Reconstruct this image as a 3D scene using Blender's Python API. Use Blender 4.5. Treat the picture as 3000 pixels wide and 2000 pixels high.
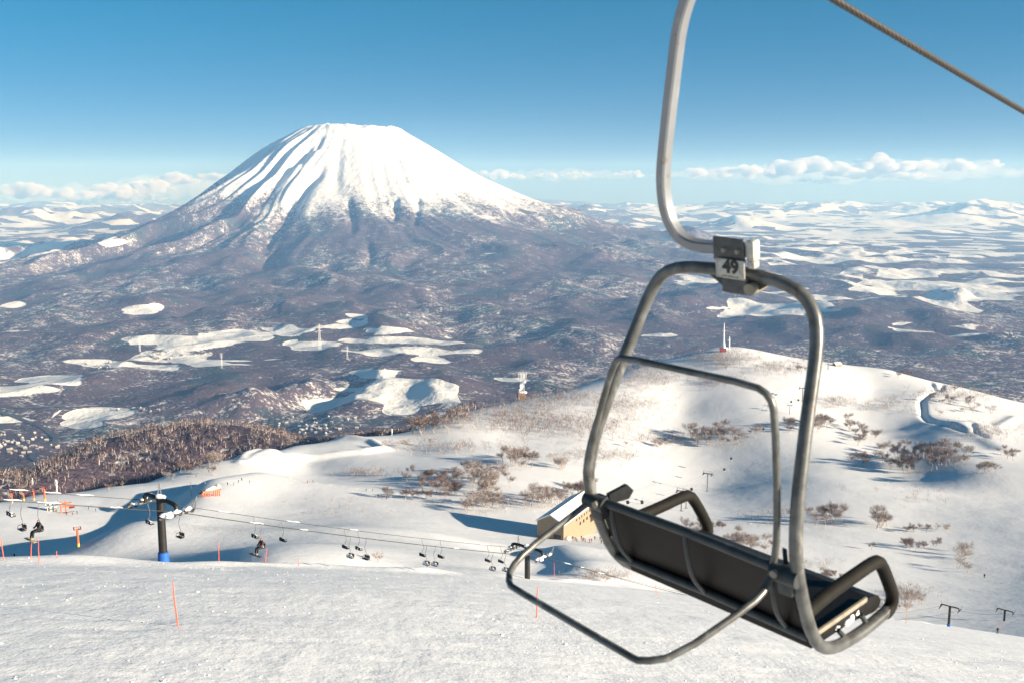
import bpy, bmesh, math, random
import numpy as np
from mathutils import Vector, Matrix

# ------------------------------------------------------------------ camera, sky, sun, exposure
for o in list(bpy.data.objects): bpy.data.objects.remove(o)
scene = bpy.context.scene
COL = scene.collection
FPX, CU, CV = 2917.0, 1500.0, 1000.0          # focal length and centre of the photograph in its own pixels
PITCH = math.atan(454.0 / FPX)                # eye level lies at pixel row 546
cam_d = bpy.data.cameras.new('camera'); cam = bpy.data.objects.new('camera', cam_d); COL.objects.link(cam)
cam_d.sensor_width = 36.0; cam_d.lens = 36.0 * FPX / 3000.0
cam_d.clip_start = 0.1; cam_d.clip_end = 200000.0
cam.location = (0, 0, 0); cam.rotation_euler = (math.pi / 2 - PITCH, 0, 0)
cam_d.dof.use_dof = True; cam_d.dof.focus_distance = 300.0; cam_d.dof.aperture_fstop = 4.2
scene.camera = cam

SUN_AZ, SUN_EL = math.radians(110.0), math.radians(15.0)    # clockwise from the view direction
SUN = Vector((math.sin(SUN_AZ) * math.cos(SUN_EL), math.cos(SUN_AZ) * math.cos(SUN_EL), math.sin(SUN_EL)))
world = bpy.data.worlds.new('World'); scene.world = world; world.use_nodes = True
wn, wl = world.node_tree.nodes, world.node_tree.links
wn.clear()
sky = wn.new('ShaderNodeTexSky'); sky.sky_type = 'NISHITA'; sky.sun_disc = False
sky.sun_elevation = SUN_EL; sky.sun_rotation = SUN_AZ
sky.altitude = 1100.0; sky.air_density = 0.5; sky.dust_density = 0.05; sky.ozone_density = 6.0
hsv = wn.new('ShaderNodeHueSaturation'); hsv.inputs['Hue'].default_value = 0.466; hsv.inputs['Saturation'].default_value = 2.5; hsv.inputs['Value'].default_value = 0.89
bg = wn.new('ShaderNodeBackground'); bg.inputs['Strength'].default_value = 0.05
wo = wn.new('ShaderNodeOutputWorld')
hs2 = wn.new('ShaderNodeMix'); hs2.data_type = 'RGBA'; hs2.blend_type = 'MULTIPLY'; hs2.inputs[0].default_value = 1.0; hs2.inputs[7].default_value = (0.86, 0.72, 0.60, 1)
tcw = wn.new('ShaderNodeTexCoord'); sxyz = wn.new('ShaderNodeSeparateXYZ'); mr = wn.new('ShaderNodeMapRange'); mr.interpolation_type = 'SMOOTHSTEP'
mr.inputs['From Min'].default_value = -0.02; mr.inputs['From Max'].default_value = 0.20; mxs = wn.new('ShaderNodeMix'); mxs.data_type = 'RGBA'   # paler air towards the horizon all round
wl.new(tcw.outputs['Generated'], sxyz.inputs[0]); wl.new(sxyz.outputs[2], mr.inputs['Value']); wl.new(mr.outputs[0], mxs.inputs[0])
wl.new(sky.outputs[0], hsv.inputs['Color']); wl.new(sky.outputs[0], hs2.inputs[6]); wl.new(hs2.outputs[2], mxs.inputs[6]); wl.new(hsv.outputs[0], mxs.inputs[7]); wl.new(mxs.outputs[2], bg.inputs['Color']); wl.new(bg.outputs[0], wo.inputs['Surface'])

sun_d = bpy.data.lights.new('sun', 'SUN'); sun_d.energy = 5.0; sun_d.angle = math.radians(0.53); sun_d.color = (1.0, 0.895, 0.75)
sun_o = bpy.data.objects.new('sun', sun_d); COL.objects.link(sun_o)
sun_o.rotation_euler = SUN.to_track_quat('Z', 'Y').to_euler()

scene.view_settings.view_transform = 'Standard'; scene.view_settings.look = 'None'
scene.view_settings.exposure = 1.28; scene.view_settings.gamma = 1.0
scene.view_settings.use_curve_mapping = False
cy = scene.cycles
cy.use_denoising = True; cy.max_bounces = 6; cy.diffuse_bounces = 3; cy.volume_bounces = 1
cy.transparent_max_bounces = 24; cy.sample_clamp_indirect = 4.0
HAZE_DENSITY = 5.0e-5

# ------------------------------------------------------------------ helpers: noise, photograph geometry
rng = np.random.default_rng(7)
R_ = random.Random(11)
_perm = rng.permutation(512); _perm = np.concatenate([_perm, _perm, _perm])
_ga = rng.uniform(0, 2 * np.pi, 512); _gx, _gy = np.cos(_ga), np.sin(_ga)
def perlin(x, y):
    xi = np.floor(x).astype(np.int64); yi = np.floor(y).astype(np.int64)
    xf, yf = x - xi, y - yi
    xi &= 511; yi &= 511
    u = xf * xf * xf * (xf * (xf * 6 - 15) + 10); v = yf * yf * yf * (yf * (yf * 6 - 15) + 10)
    def g(ix, iy, dx, dy):
        h = _perm[_perm[ix & 511] + (iy & 511)]
        return _gx[h] * dx + _gy[h] * dy
    a = g(xi, yi, xf, yf); b = g(xi + 1, yi, xf - 1, yf)
    c = g(xi, yi + 1, xf, yf - 1); d = g(xi + 1, yi + 1, xf - 1, yf - 1)
    return ((a + u * (b - a)) + v * ((c + u * (d - c)) - (a + u * (b - a)))) * 1.5
def fbm(x, y, o=4, gain=0.5):
    s, a = 0, 1.0
    for i in range(o):
        s = s + a * perlin(x * 2 ** i + 17.3 * i, y * 2 ** i - 9.1 * i); a *= gain
    return s
def ridged(x, y, o=4, gain=0.5):
    s, a = 0, 1.0
    for i in range(o):
        s = s + a * (1 - np.abs(perlin(x * 2 ** i + 31.7 * i, y * 2 ** i + 5.9 * i)) * 1.6); a *= gain
    return s
def sstep(a, b, x):
    t = np.clip((x - a) / (b - a), 0, 1); return t * t * (3 - 2 * t)
CP, SP = math.cos(PITCH), math.sin(PITCH)
def px_dir(u, v):
    k = (v - CV) / FPX
    return np.array([(u - CU) / FPX, CP - k * SP, -SP - k * CP])
def px_at(u, v, Y):                             # the point seen at a pixel, Y metres ahead
    d = px_dir(u, v); return d * (Y / d[1])
def to_px(X, Y, Z):
    dep = Y * CP - Z * SP; up = Y * SP + Z * CP
    return CU + FPX * X / dep, CV - FPX * up / dep

# ------------------------------------------------------------------ terrain heights
def edge_Y(u): return np.interp(u, [-600, 0, 480, 900, 1200, 1545, 2100, 2600, 2800, 3000, 3400], [62, 70, 77, 92, 102, 116, 165, 232, 262, 305, 340])
def fore_h(X, Y):                               # the groomed run under the lift, rolling over at its far edge
    z = -6.6 - 0.115 * X - 0.035 * (np.sqrt(X * X + 900.0) - 30.0) - 0.30 * Y - 0.0875 * (np.sqrt((Y - 50) ** 2 + 150.0) + Y - 50) * 0.5 - 0.046 * (np.sqrt((X + 8) ** 2 + 40.0) - X - 8) * 0.5 + 0.1
    u = CU + FPX * X / np.maximum(Y, 8) * 0.985
    e = edge_Y(u) + 3.0 * perlin(X / 11.0 + 3, Y / 40.0)
    over = np.maximum(Y - e, 0)
    z = z + 0.55 * np.exp(-((Y - e + 2.5) / 4.0) ** 2) * (0.35 + 0.65 * np.clip(perlin(X / 7.0, Y / 23.0) + .3, 0, 1))
    z = z - np.where(over > 0, 0.75 * over * over / (over + 10.0), 0)
    return z
_V = [(-300,1640,300),(0,1645,300),(250,1640,300),(500,1645,270),(227,1600,350),(0,1560,400),(-300,1560,400),(150,1500,480),(0,1470,540),
 (300,1470,530),(100,1452,565),(-300,1475,560),(300,1432,610),(500,1392,670),(700,1347,745),(850,1312,800),(1000,1287,850),(1150,1272,880),
 (1300,1222,960),(1400,1198,1000),(800,1645,230),(1000,1645,240),(1200,1650,260),(600,1540,400),(1000,1540,380),(800,1460,510),(1000,1420,600),
 (600,1430,590),(900,1360,720),(1500,1640,300),(1600,1590,425),(1760,1565,470),(1400,1500,510),(1500,1400,640),(1300,1400,630),(1200,1320,770),
 (1528,1172,1070),(1500,1280,850),(1400,1600,380),(1700,1640,330),(2100,1550,520),(2072,1437,720),(1800,1300,850),(2000,1200,1030),(1700,1130,1120),
 (1850,1092,1150),(2000,1045,1220),(2060,1026,1240),(2120,1016,1250),(2180,1021,1240),(2300,1052,1230),(2440,1070,1230),(2600,1082,1260),
 (2700,1108,1250),(2800,1130,1240),(3000,1180,1200),(3300,1220,1150),(2300,1250,930),(2400,1400,720),(2550,1150,1130),(2700,1500,600),(2700,1680,420),
 (2300,1690,360),(3000,1670,430),(2000,1680,320),(3000,1500,600),(3000,1300,870),(2700,1250,950),(3300,1500,600),(3300,1680,400),
 (0,1392,1120),(150,1350,1190),(300,1295,1250),(450,1262,1290),(600,1248,1310),(750,1268,1300),(850,1296,1270),(-300,1430,1050),(600,1310,1250),(350,1340,1210)]
_H = [(100,-290,720),(-300,-290,720),(300,-320,790),(500,-345,860),(700,-350,940),(850,-335,980),(1000,-310,1040),(600,-378,1140),(300,-388,1090),(0,-365,980),(850,-355,1120),
 (0,-410,1270),(0,-450,1420),(300,-425,1480),(600,-400,1530),(850,-400,1480),(-300,-400,1250),(-300,-460,1420),(1000,-375,1450),(450,-412,1500),
 (0,-560,1850),(600,-520,1850),(1000,-470,1850),(1500,-450,1800),(2100,-430,1800),(2700,-450,1800),(3300,-460,1800),(-300,-560,1850),
 (2120,-262,1420),(2700,-300,1420),(1528,-310,1280),(1150,-300,1070)]
for _u in (-300, 400, 1100, 1800, 2500, 3300):
    _H += [(_u,-720,2600),(_u,-848,3300),(_u,-868,4300)]
    if _u > 500: _H.append((_u, -92 if _u < 2000 else -118, 190 if _u < 2000 else 250))
    else: _H.append((_u, -90, 200))
_C, _S = [], []
for u, v, Y in _V:
    p = px_at(u, v, Y); _C.append((p[0] / Y * 2.2, math.log(Y))); _S.append(p[2] / Y)
for u, z, Y in _H: _C.append(((u - CU) / FPX * 2.2, math.log(Y))); _S.append(z / Y)
_C = np.array(_C); _S = np.array(_S)
def _tps(r2): return 0.5 * r2 * np.log(np.maximum(r2, 1e-12))
_n = len(_C)
_A = np.zeros((_n + 3, _n + 3)); _d2 = ((_C[:, None] - _C[None]) ** 2).sum(-1)
_A[:_n, :_n] = _tps(_d2) + 2e-4 * np.eye(_n); _A[:_n, _n] = 1; _A[:_n, _n + 1:] = _C; _A[_n:, :_n] = _A[:_n, _n:].T
_w = np.linalg.solve(_A, np.concatenate([_S, np.zeros(3)]))
def poly_dist(X, Y, pts):                       # distance to a polyline and the side of it (positive: right of it)
    best = np.full(X.shape, 1e12); side = np.zeros(X.shape); par = np.zeros(X.shape)
    acc = 0.0; tot = sum(math.hypot(b[0] - a[0], b[1] - a[1]) for a, b in zip(pts, pts[1:]))
    for a, b in zip(pts, pts[1:]):
        ex, ey = b[0] - a[0], b[1] - a[1]; L2 = ex * ex + ey * ey
        t = np.clip(((X - a[0]) * ex + (Y - a[1]) * ey) / L2, 0, 1)
        dx, dy = X - a[0] - t * ex, Y - a[1] - t * ey
        d = dx * dx + dy * dy; m = d < best
        best = np.where(m, d, best); side = np.where(m, np.sign(dx * ey - dy * ex), side)
        par = np.where(m, (acc + t * math.sqrt(L2)) / tot, par); acc += math.sqrt(L2)
    return np.sqrt(best), side, par
def mid_base(X, Y):
    Y = np.maximum(Y, 60.0)
    q = np.stack([X / Y * 2.2, np.log(Y)], -1); out = np.empty(X.shape)
    for i in range(0, len(X), 40000):
        p = q[i:i + 40000]; d2 = ((p[:, None] - _C[None]) ** 2).sum(-1)
        out[i:i + 40000] = _tps(d2) @ _w[:_n] + _w[_n] + p @ _w[_n + 1:]
    return out * Y
def line_px(*uvY): return [tuple(px_at(u, v, Y)[:2]) for u, v, Y in uvY]
# banks (ground right of the line stands higher), ridges and trenches pushed by the snow groomers
STEPS = [(line_px((150,1640,290),(330,1570,370),(470,1500,455),(560,1450,540),(700,1425,590),(860,1400,640)), 17.0, 14.0, 130.0),
         (line_px((1640,1700,250),(1650,1640,330),(1560,1590,400)), 8.0, 9.0, 45.0),
         (line_px((2800,1440,660),(2760,1380,740),(2740,1310,850),(2700,1250,950),(2760,1200,1030)), 18.0, 30.0, 200.0),
         (line_px((2940,1330,820),(2870,1292,880),(2740,1235,960)), 4.0, 8.0, 90.0)]
RIDGES = [(line_px((712,1392,661),(720,1368,690),(745,1350,720),(775,1342,741)), 4.2, 5.0),
          (line_px((745,1392,661),(758,1368,690),(780,1350,720),(800,1344,735)), 4.0, 5.0),
          (line_px((780,1392,661),(790,1370,690),(806,1352,720),(830,1346,735)), 4.0, 5.0),
          (line_px((690,1400,650),(730,1393,661),(800,1385,670)), 2.0, 5.0),
          (line_px((790,1345,735),(950,1346,741),(1060,1340,750),(1125,1330,770),(1090,1312,800),(1030,1304,815),(960,1300,822)), 3.2, 5.0),
          (line_px((2720,1112,1230),(2740,1140,1160),(2700,1170,1090),(2705,1200,1020),(2745,1232,960),(2810,1262,920),(2880,1292,880)), -3.4, 3.6),
          (line_px((2762,1115,1220),(2752,1150,1140)), -2.6, 3.6),
          (line_px((2845,1240,950),(2855,1270,905),(2900,1290,880)), -2.4, 3.4),
          (line_px((2820,1238,950),(2900,1225,970),(2990,1190,1060)), 2.2, 6.0)]
def mid_h(X, Y):
    z = mid_base(X, Y)
    for pts, h, w, reach in STEPS:
        d, s, t = poly_dist(X, Y, pts)
        taper = sstep(0, .18, t) * sstep(1, .82, t)
        side = 0.5 + 0.5 * np.tanh(d * s / w)
        z = z + h * (side - 0.5) * np.exp(-(d / reach) ** 2) * taper * 1.3
    for pts, h, w in RIDGES:
        d, s, t = poly_dist(X, Y, pts)
        z = z + h * np.exp(-(d / w) ** 2) * sstep(0, .12, t) * sstep(1, .88, t)
    nz = sstep(200, 400, Y)
    z = z + nz * (2.6 * fbm(X / 170.0 + 5, Y / 210.0, 2) + 0.16 * fbm(X / 24.0, Y / 30.0, 3))
    return z
# valley, volcano, far country
VX, VY = px_at(1026, 546, 13000)[0], 13000.0
_PR = np.array([[0,690],[180,680],[330,695],[480,748],[580,728],[980,470],[1500,130],[2000,-130],[2450,-318],[3000,-480],[3450,-585],[4400,-725],[5500,-810],[6800,-858],[8500,-872],[90000,-880]], float)
VGUL = []                                       # gullies and spurs on the volcano: line, height (negative: cut), width
HILLS = [(540,1185,110,55),(640,1150,90,60),(690,1195,100,70),(770,1185,60,60),(880,1150,70,70),(960,1140,60,60),(1055,1190,80,50),(1120,1130,90,50),
 (1300,1140,110,60),(1240,1085,80,40),(1720,1005,90,70),(1600,1080,80,45),(1430,770,60,70),(1500,805,70,80),(1610,752,60,80),(1680,742,55,90),(1640,862,80,70),
 (1750,805,70,60),(2030,745,75,150),(2040,895,80,80),(2130,868,60,60),(2310,955,90,60),(2480,965,110,70),(2700,1010,100,70),(2760,950,90,80),(2560,945,90,70),
 (2790,880,60,90),(980,920,140,60),(860,905,90,60),(1200,880,120,70),(680,925,110,60),(1030,1030,90,40),(1150,960,120,80),(930,870,120,70),(2950,1010,90,80),(2400,905,100,60),(1900,930,120,60),(250,1120,120,40)]
def valley_h(X, Y):
    X = np.asarray(X, float); Y = np.asarray(Y, float)
    dx, dy = X - VX, Y - VY; r = np.hypot(dx, dy); th = np.arctan2(dy, dx)      # th=-pi/2 faces the camera
    wob = 1 + 0.05 * np.sin(th * 2 + 1.0) + 0.03 * np.sin(th * 5)
    rr = r / wob
    rr = np.where(np.cos(th) > 0, rr * (1 - 0.05 * np.cos(th)), rr * (1 + 0.42 * -np.cos(th) * sstep(1100, 3400, rr)))
    cone = np.interp(rr, _PR[:, 0], _PR[:, 1])
    k = sstep(450, 1200, r) * sstep(6200, 2600, r)
    ta = th + 0.10 * fbm(r / 1500.0 + 3, th * 2, 2)
    left = 0.10 + 0.90 * sstep(-1.62, -2.25, th) + 0.3 * sstep(1700, 2600, r)
    gul = (ridged(ta * 3.6 + 40, r / 9000.0 + 2, 3, 0.55) - 1.2)
    gul2 = (ridged(ta * 10.0 + 11, r / 5000.0 + 7, 2, 0.5) - 1.0)
    cone = cone + k * (150.0 * gul * left + 22.0 * gul2 * (0.10 + 0.90 * left))
    rim = np.exp(-((r - 500) / 170.0) ** 2)
    cone = cone + rim * (15 * np.sin(th * 3 + 0.6) + 34 * fbm(th * 2.9, r / 260.0, 3))
    for pts, h, w0, w1 in VGUL:
        m = r < 5200
        if m.any():
            d, sd, t = poly_dist(X[m], Y[m], pts); w = w0 + (w1 - w0) * t; w = w * (1 + .25 * perlin(X[m] / 240.0, Y[m] / 240.0))
            cone[m] = cone[m] + h * np.exp(-(d / w) ** 2) * sstep(0, .12, t) * sstep(1.0, .86, t)
    hum = sstep(2600, 4200, r) * sstep(9500, 6000, r)
    cone = cone + hum * 52.0 * np.clip(fbm(X / 620.0, Y / 700.0 + 4, 3), -.6, 1.2)
    z = cone
    near = sstep(9500, 7000, Y) * sstep(2400, 3400, Y)
    z = z + near * (32.0 * fbm(X / 800.0 + 9, Y / 900.0, 3, .42) + 30 * np.clip(ridged(X / 620.0, Y / 760.0, 2, .35) - 0.95, -.5, 1))
    for u, v, w, h in HILLS:
        c = px_at(u, v, 870 * FPX / (v - 546.0)); s = w / FPX * c[1] * 0.80
        m = (np.abs(X - c[0]) < 4 * s) & (np.abs(Y - c[1]) < 8 * s)
        if m.any():
            g = h * np.exp(-((X[m] - c[0]) / s) ** 2 - ((Y[m] - c[1]) / (s * 1.9)) ** 2)
            z[m] = z[m] + 1.15 * h * (1 - np.exp(-1.5 * g / h)) * (0.85 + 0.3 * perlin(X[m] / s, Y[m] / (s * 1.4)))
    far = sstep(14500, 20000, Y)
    z = z + far * (90 * fbm(X / 2600.0, Y / 3000.0, 4))
    mt = sstep(19000, 34000, Y + 5000 * perlin(X / 9000.0, Y / 9000.0))
    z = z + mt * np.maximum(ridged(X / 6500.0 + 1, Y / 5200.0, 5, 0.5) - 0.75, 0) * 330
    for u, v, Yc, h, w in [(2170,608,20500,420,560),(1420,560,27000,600,1300),(80,600,24000,420,1300),(380,612,21000,360,1200),(2850,585,26000,330,1500),(1720,600,24000,300,1100)]:
        c = px_at(u, v, Yc)
        g = np.exp(-(np.abs((X - c[0]) / w) ** 1.6) - ((Y - c[1]) / (w * 1.2)) ** 2)
        z = z + h * g * (0.85 + 0.3 * fbm(X / 700.0, Y / 800.0, 3))
    return z
for _k in range(4):                             # pull the surface back onto the surveyed points after banks and noise
    _P = np.array([px_at(*q) for q in _V]); _e = (_P[:, 2] - mid_h(_P[:, 0], _P[:, 1])) / _P[:, 1]
    _S[:len(_V)] += 0.8 * _e; _w = np.linalg.solve(_A, np.concatenate([_S, np.zeros(3)]))
def hit(u, v, y0=180.0, y1=30000.0, n=700, fn=None):      # where the line of sight through a pixel meets the ground
    fn = fn or ground_h
    d = px_dir(u, v); Y = np.exp(np.linspace(math.log(y0), math.log(y1), n))
    zr = Y * d[2] / d[1]; below = zr - fn(Y * d[0] / d[1], Y) <= 0
    k = int(np.argmax(below))
    if not below[k]: k = n - 1
    if k == 0: yy = Y[0]
    else:
        yy = np.linspace(Y[k - 1], Y[k], 12); dz = yy * d[2] / d[1] - fn(yy * d[0] / d[1], yy)
        j = int(np.argmax(dz <= 0)); yy = yy[j] if dz[j] <= 0 else Y[k]
    x = yy * d[0] / d[1]
    return Vector((x, yy, float(fn(np.array([x]), np.array([yy]))[0])))
_vg = []
for uvs, h, w0, w1 in [([(911,380),(734,517),(579,602),(386,687),(180,752)], 34, 90, 150),([(925,410),(842,494),(772,586),(656,671)], -85, 60, 110),([(954,480),(903,540),(842,602),(795,664),(785,725),(800,800)], -95, 60, 170),
    ([(890,470),(800,560),(700,650)], 45, 60, 90),([(880,580),(830,650),(780,700)], -45, 50, 60),([(1018,570),(1030,640),(1038,685)], -38, 40, 50),([(1158,575),(1157,615),(1155,650)], -34, 40, 45),([(1224,575),(1222,620),(1216,665)], -34, 38, 42),([(1160,450),(1175,500),(1190,540)], -22, 40, 50),
    ([(940,395),(930,440)], -25, 50, 50),([(1075,700),(1085,740),(1080,790)], -35, 40, 60),([(935,790),(960,850),(950,890)], -60, 110, 150),([(1000,440),(985,520),(1000,600)], -16, 60, 80)]:
    _vg.append(([tuple(hit(a, b, 9000.0, 15000.0, 500, valley_h)[:2]) for a, b in uvs], h, w0, w1))
VGUL.extend(_vg)
def ground_h(X, Y):
    X = np.atleast_1d(np.asarray(X, float)); Y = np.atleast_1d(np.asarray(Y, float))
    out = np.zeros(X.shape); b = sstep(math.log(2400), math.log(3500), np.log(np.maximum(Y, 1)))
    m = Y < 3500
    if m.any(): out[m] = mid_h(X[m], Y[m]) * (1 - b[m])
    v = Y > 2400
    if v.any(): out[v] = out[v] + valley_h(X[v], Y[v]) * b[v]
    return out
def hit_many(uv, y0=180.0, y1=4000.0, n=420, fn=ground_h):
    uv = np.asarray(uv, float); k = (uv[:, 1] - CV) / FPX
    dx, dy, dz = (uv[:, 0] - CU) / FPX, CP - k * SP, -SP - k * CP
    Y = np.exp(np.linspace(math.log(y0), math.log(y1), n))
    XX = (dx / dy)[:, None] * Y[None]; YY = np.broadcast_to(Y, XX.shape)
    G = fn(XX.ravel(), YY.ravel().copy()).reshape(XX.shape)
    below = (dz / dy)[:, None] * Y[None] <= G
    k = np.argmax(below, 1); i = np.arange(len(uv)); k = np.maximum(k, 1)
    a = (dz / dy) * Y[k - 1] - G[i, k - 1]; b = (dz / dy) * Y[k] - G[i, k]
    t = np.clip(a / np.maximum(a - b, 1e-6), 0, 1); yy = Y[k - 1] + t * (Y[k] - Y[k - 1])
    return np.stack([dx / dy * yy, yy, G[i, k - 1] + t * (G[i, k] - G[i, k - 1])], 1), below.any(1)

# ------------------------------------------------------------------ materials
def new_mat(name):
    m = bpy.data.materials.new(name); m.use_nodes = True
    n, l = m.node_tree.nodes, m.node_tree.links; n.clear()
    out = n.new('ShaderNodeOutputMaterial'); b = n.new('ShaderNodeBsdfPrincipled'); l.new(b.outputs[0], out.inputs['Surface'])
    return m, n, l, b
def plain(name, col, rough=0.6, metal=0.0, var=0.12, scale=8.0, bump=0.0, spec=0.5):
    m, n, l, b = new_mat(name)
    tc = n.new('ShaderNodeTexCoord'); nz = n.new('ShaderNodeTexNoise'); nz.inputs['Scale'].default_value = scale; nz.inputs['Detail'].default_value = 5
    l.new(tc.outputs['Object'], nz.inputs['Vector'])
    rp = n.new('ShaderNodeValToRGB'); rp.color_ramp.elements[0].position = 0.3; rp.color_ramp.elements[1].position = 0.7
    rp.color_ramp.elements[0].color = (*[max(c * (1 - var), 0) for c in col], 1); rp.color_ramp.elements[1].color = (*[min(c * (1 + var), 1) for c in col], 1)
    l.new(nz.outputs['Fac'], rp.inputs['Fac']); l.new(rp.outputs[0], b.inputs['Base Color'])
    b.inputs['Roughness'].default_value = rough; b.inputs['Metallic'].default_value = metal; b.inputs['Specular IOR Level'].default_value = spec
    if bump:
        bp = n.new('ShaderNodeBump'); bp.inputs['Distance'].default_value = bump; bp.inputs['Strength'].default_value = 0.6
        l.new(nz.outputs['Fac'], bp.inputs['Height']); l.new(bp.outputs[0], b.inputs['Normal'])
    return m
def N(n, t, **kw):
    x = n.new(t)
    for k, v in kw.items():
        if k.startswith('i_'): x.inputs[k[2:].replace('_', ' ')].default_value = v
        else: setattr(x, k, v)
    return x
def snow_mat(name, scales, dists, col=(0.77, 0.775, 0.79), stretch=None):
    m, n, l, b = new_mat(name)
    b.inputs['Base Color'].default_value = (*col, 1); b.inputs['Roughness'].default_value = 0.75; b.inputs['Specular IOR Level'].default_value = 0.2
    tc = n.new('ShaderNodeTexCoord'); prev = None
    for i, (s, d) in enumerate(zip(scales, dists)):
        mp = n.new('ShaderNodeMapping'); l.new(tc.outputs['Object'], mp.inputs['Vector'])
        if stretch: mp.inputs['Rotation'].default_value = (0, 0, stretch[0]); mp.inputs['Scale'].default_value = (1, stretch[1] if i == 0 else 1, 1)
        nz = N(n, 'ShaderNodeTexNoise', i_Scale=s, i_Detail=5.0, i_Roughness=0.6); l.new(mp.outputs[0], nz.inputs['Vector'])
        bp = n.new('ShaderNodeBump'); bp.inputs['Distance'].default_value = d; bp.inputs['Strength'].default_value = 1.0
        l.new(nz.outputs['Fac'], bp.inputs['Height'])
        if prev: l.new(prev.outputs[0], bp.inputs['Normal'])
        prev = bp
    l.new(prev.outputs[0], b.inputs['Normal'])
    return m
M = {}
M['piste'] = snow_mat('packed_snow', (0.5, 2.2, 7.0), (0.075, 0.038, 0.014), (0.90, 0.90, 0.905), stretch=(0.62, 0.16))
M['powder'] = snow_mat('powder_snow', (0.05, 0.4), (0.35, 0.09))
def landcover_mat():
    m, n, l, b = new_mat('snowy_land_cover')
    b.inputs['Roughness'].default_value = 0.85; b.inputs['Specular IOR Level'].default_value = 0.1
    tc = n.new('ShaderNodeTexCoord'); P = tc.outputs['Object']
    op = N(n, 'ShaderNodeAttribute', attribute_name='open'); fo = N(n, 'ShaderNodeAttribute', attribute_name='forest')
    def noise(scale, det=4.0, rough=0.55, sx=1.0):
        mp = n.new('ShaderNodeMapping'); mp.inputs['Scale'].default_value = (scale * sx, scale, scale * 0.5); l.new(P, mp.inputs['Vector'])
        z = N(n, 'ShaderNodeTexNoise', i_Scale=1.0, i_Detail=det, i_Roughness=rough); l.new(mp.outputs[0], z.inputs['Vector']); return z.outputs['Fac']
    def math_(op_, a, b_, clamp=False):
        x = n.new('ShaderNodeMath'); x.operation = op_; x.use_clamp = clamp
        for i, s in enumerate((a, b_)):
            if isinstance(s, (int, float)): x.inputs[i].default_value = s
            else: l.new(s, x.inputs[i])
        return x.outputs[0]
    def ss(x, a, b_):
        r = n.new('ShaderNodeMapRange'); r.interpolation_type = 'SMOOTHSTEP'; r.inputs['From Min'].default_value = a; r.inputs['From Max'].default_value = b_
        l.new(x, r.inputs['Value']); return r.outputs['Result']
    # fields: cells of land, some open, some wooded
    mp = n.new('ShaderNodeMapping'); mp.inputs['Scale'].default_value = (1 / 430.0, 1 / 360.0, 0); mp.inputs['Rotation'].default_value = (0, 0, 0.35)
    wn_ = noise(1 / 500.0, 3.0); l.new(P, mp.inputs['Vector'])
    vm = n.new('ShaderNodeVectorMath'); vm.operation = 'ADD'; cmb = n.new('ShaderNodeCombineXYZ'); l.new(wn_, cmb.inputs[0]); l.new(wn_, cmb.inputs[1])
    sc_ = n.new('ShaderNodeVectorMath'); sc_.operation = 'SCALE'; sc_.inputs['Scale'].default_value = 0.45; l.new(cmb.outputs[0], sc_.inputs[0]); l.new(mp.outputs[0], vm.inputs[0]); l.new(sc_.outputs[0], vm.inputs[1])
    vo = N(n, 'ShaderNodeTexVoronoi', voronoi_dimensions='2D'); vo.inputs['Scale'].default_value = 1.0; l.new(vm.outputs[0], vo.inputs['Vector'])
    sp = n.new('ShaderNodeSeparateColor'); l.new(vo.outputs['Color'], sp.inputs[0])
    big = noise(1 / 1500.0, 4.0); fin = noise(1 / 130.0, 3.0)
    r = math_('ADD', math_('ADD', math_('MULTIPLY', sp.outputs[0], 0.66), math_('MULTIPLY', big, 0.26)), math_('MULTIPLY', fin, 0.10))         # roughly 0.2..1.0
    fld = ss(math_('SUBTRACT', op.outputs['Fac'], r), -0.03, 0.03)
    # trees: clumps and single crowns
    sp1 = noise(1 / 16.0, 3.0, 0.7); sp2 = noise(1 / 70.0, 4.0, 0.6); sp3 = noise(1 / 420.0, 4.0, 0.6)
    dens = math_('MULTIPLY', math_('SUBTRACT', 1.0, fld), fo.outputs['Fac'])
    tree = ss(math_('ADD', math_('ADD', math_('MULTIPLY', sp1, 1.7), math_('MULTIPLY', sp2, 1.2)), math_('SUBTRACT', math_('MULTIPLY', dens, 1.05), 2.00)), -0.14, 0.36)
    con = ss(math_('ADD', sp3, math_('MULTIPLY', sp2, 0.35)), 0.72, 0.80)
    cr = n.new('ShaderNodeMix'); cr.data_type = 'RGBA'; cr.inputs[6].default_value = (0.080, 0.060, 0.078, 1); cr.inputs[7].default_value = (0.045, 0.062, 0.072, 1); l.new(con, cr.inputs[0])
    mx = n.new('ShaderNodeMix'); mx.data_type = 'RGBA'; mx.inputs[6].default_value = (0.70, 0.71, 0.72, 1); l.new(cr.outputs[2], mx.inputs[7]); l.new(tree, mx.inputs[0])
    l.new(mx.outputs[2], b.inputs['Base Color'])
    bp = n.new('ShaderNodeBump'); bp.inputs['Strength'].default_value = 0.55; bp.inputs['Distance'].default_value = 14.0
    l.new(math_('MULTIPLY', sp1, math_('MULTIPLY', dens, 1.0)), bp.inputs['Height'])
    bp2 = n.new('ShaderNodeBump'); bp2.inputs['Strength'].default_value = 0.7; bp2.inputs['Distance'].default_value = 20.0
    l.new(sp2, bp2.inputs['Height']); l.new(bp.outputs[0], bp2.inputs['Normal']); l.new(bp2.outputs[0], b.inputs['Normal'])
    return m
M['land'] = landcover_mat()

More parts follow.
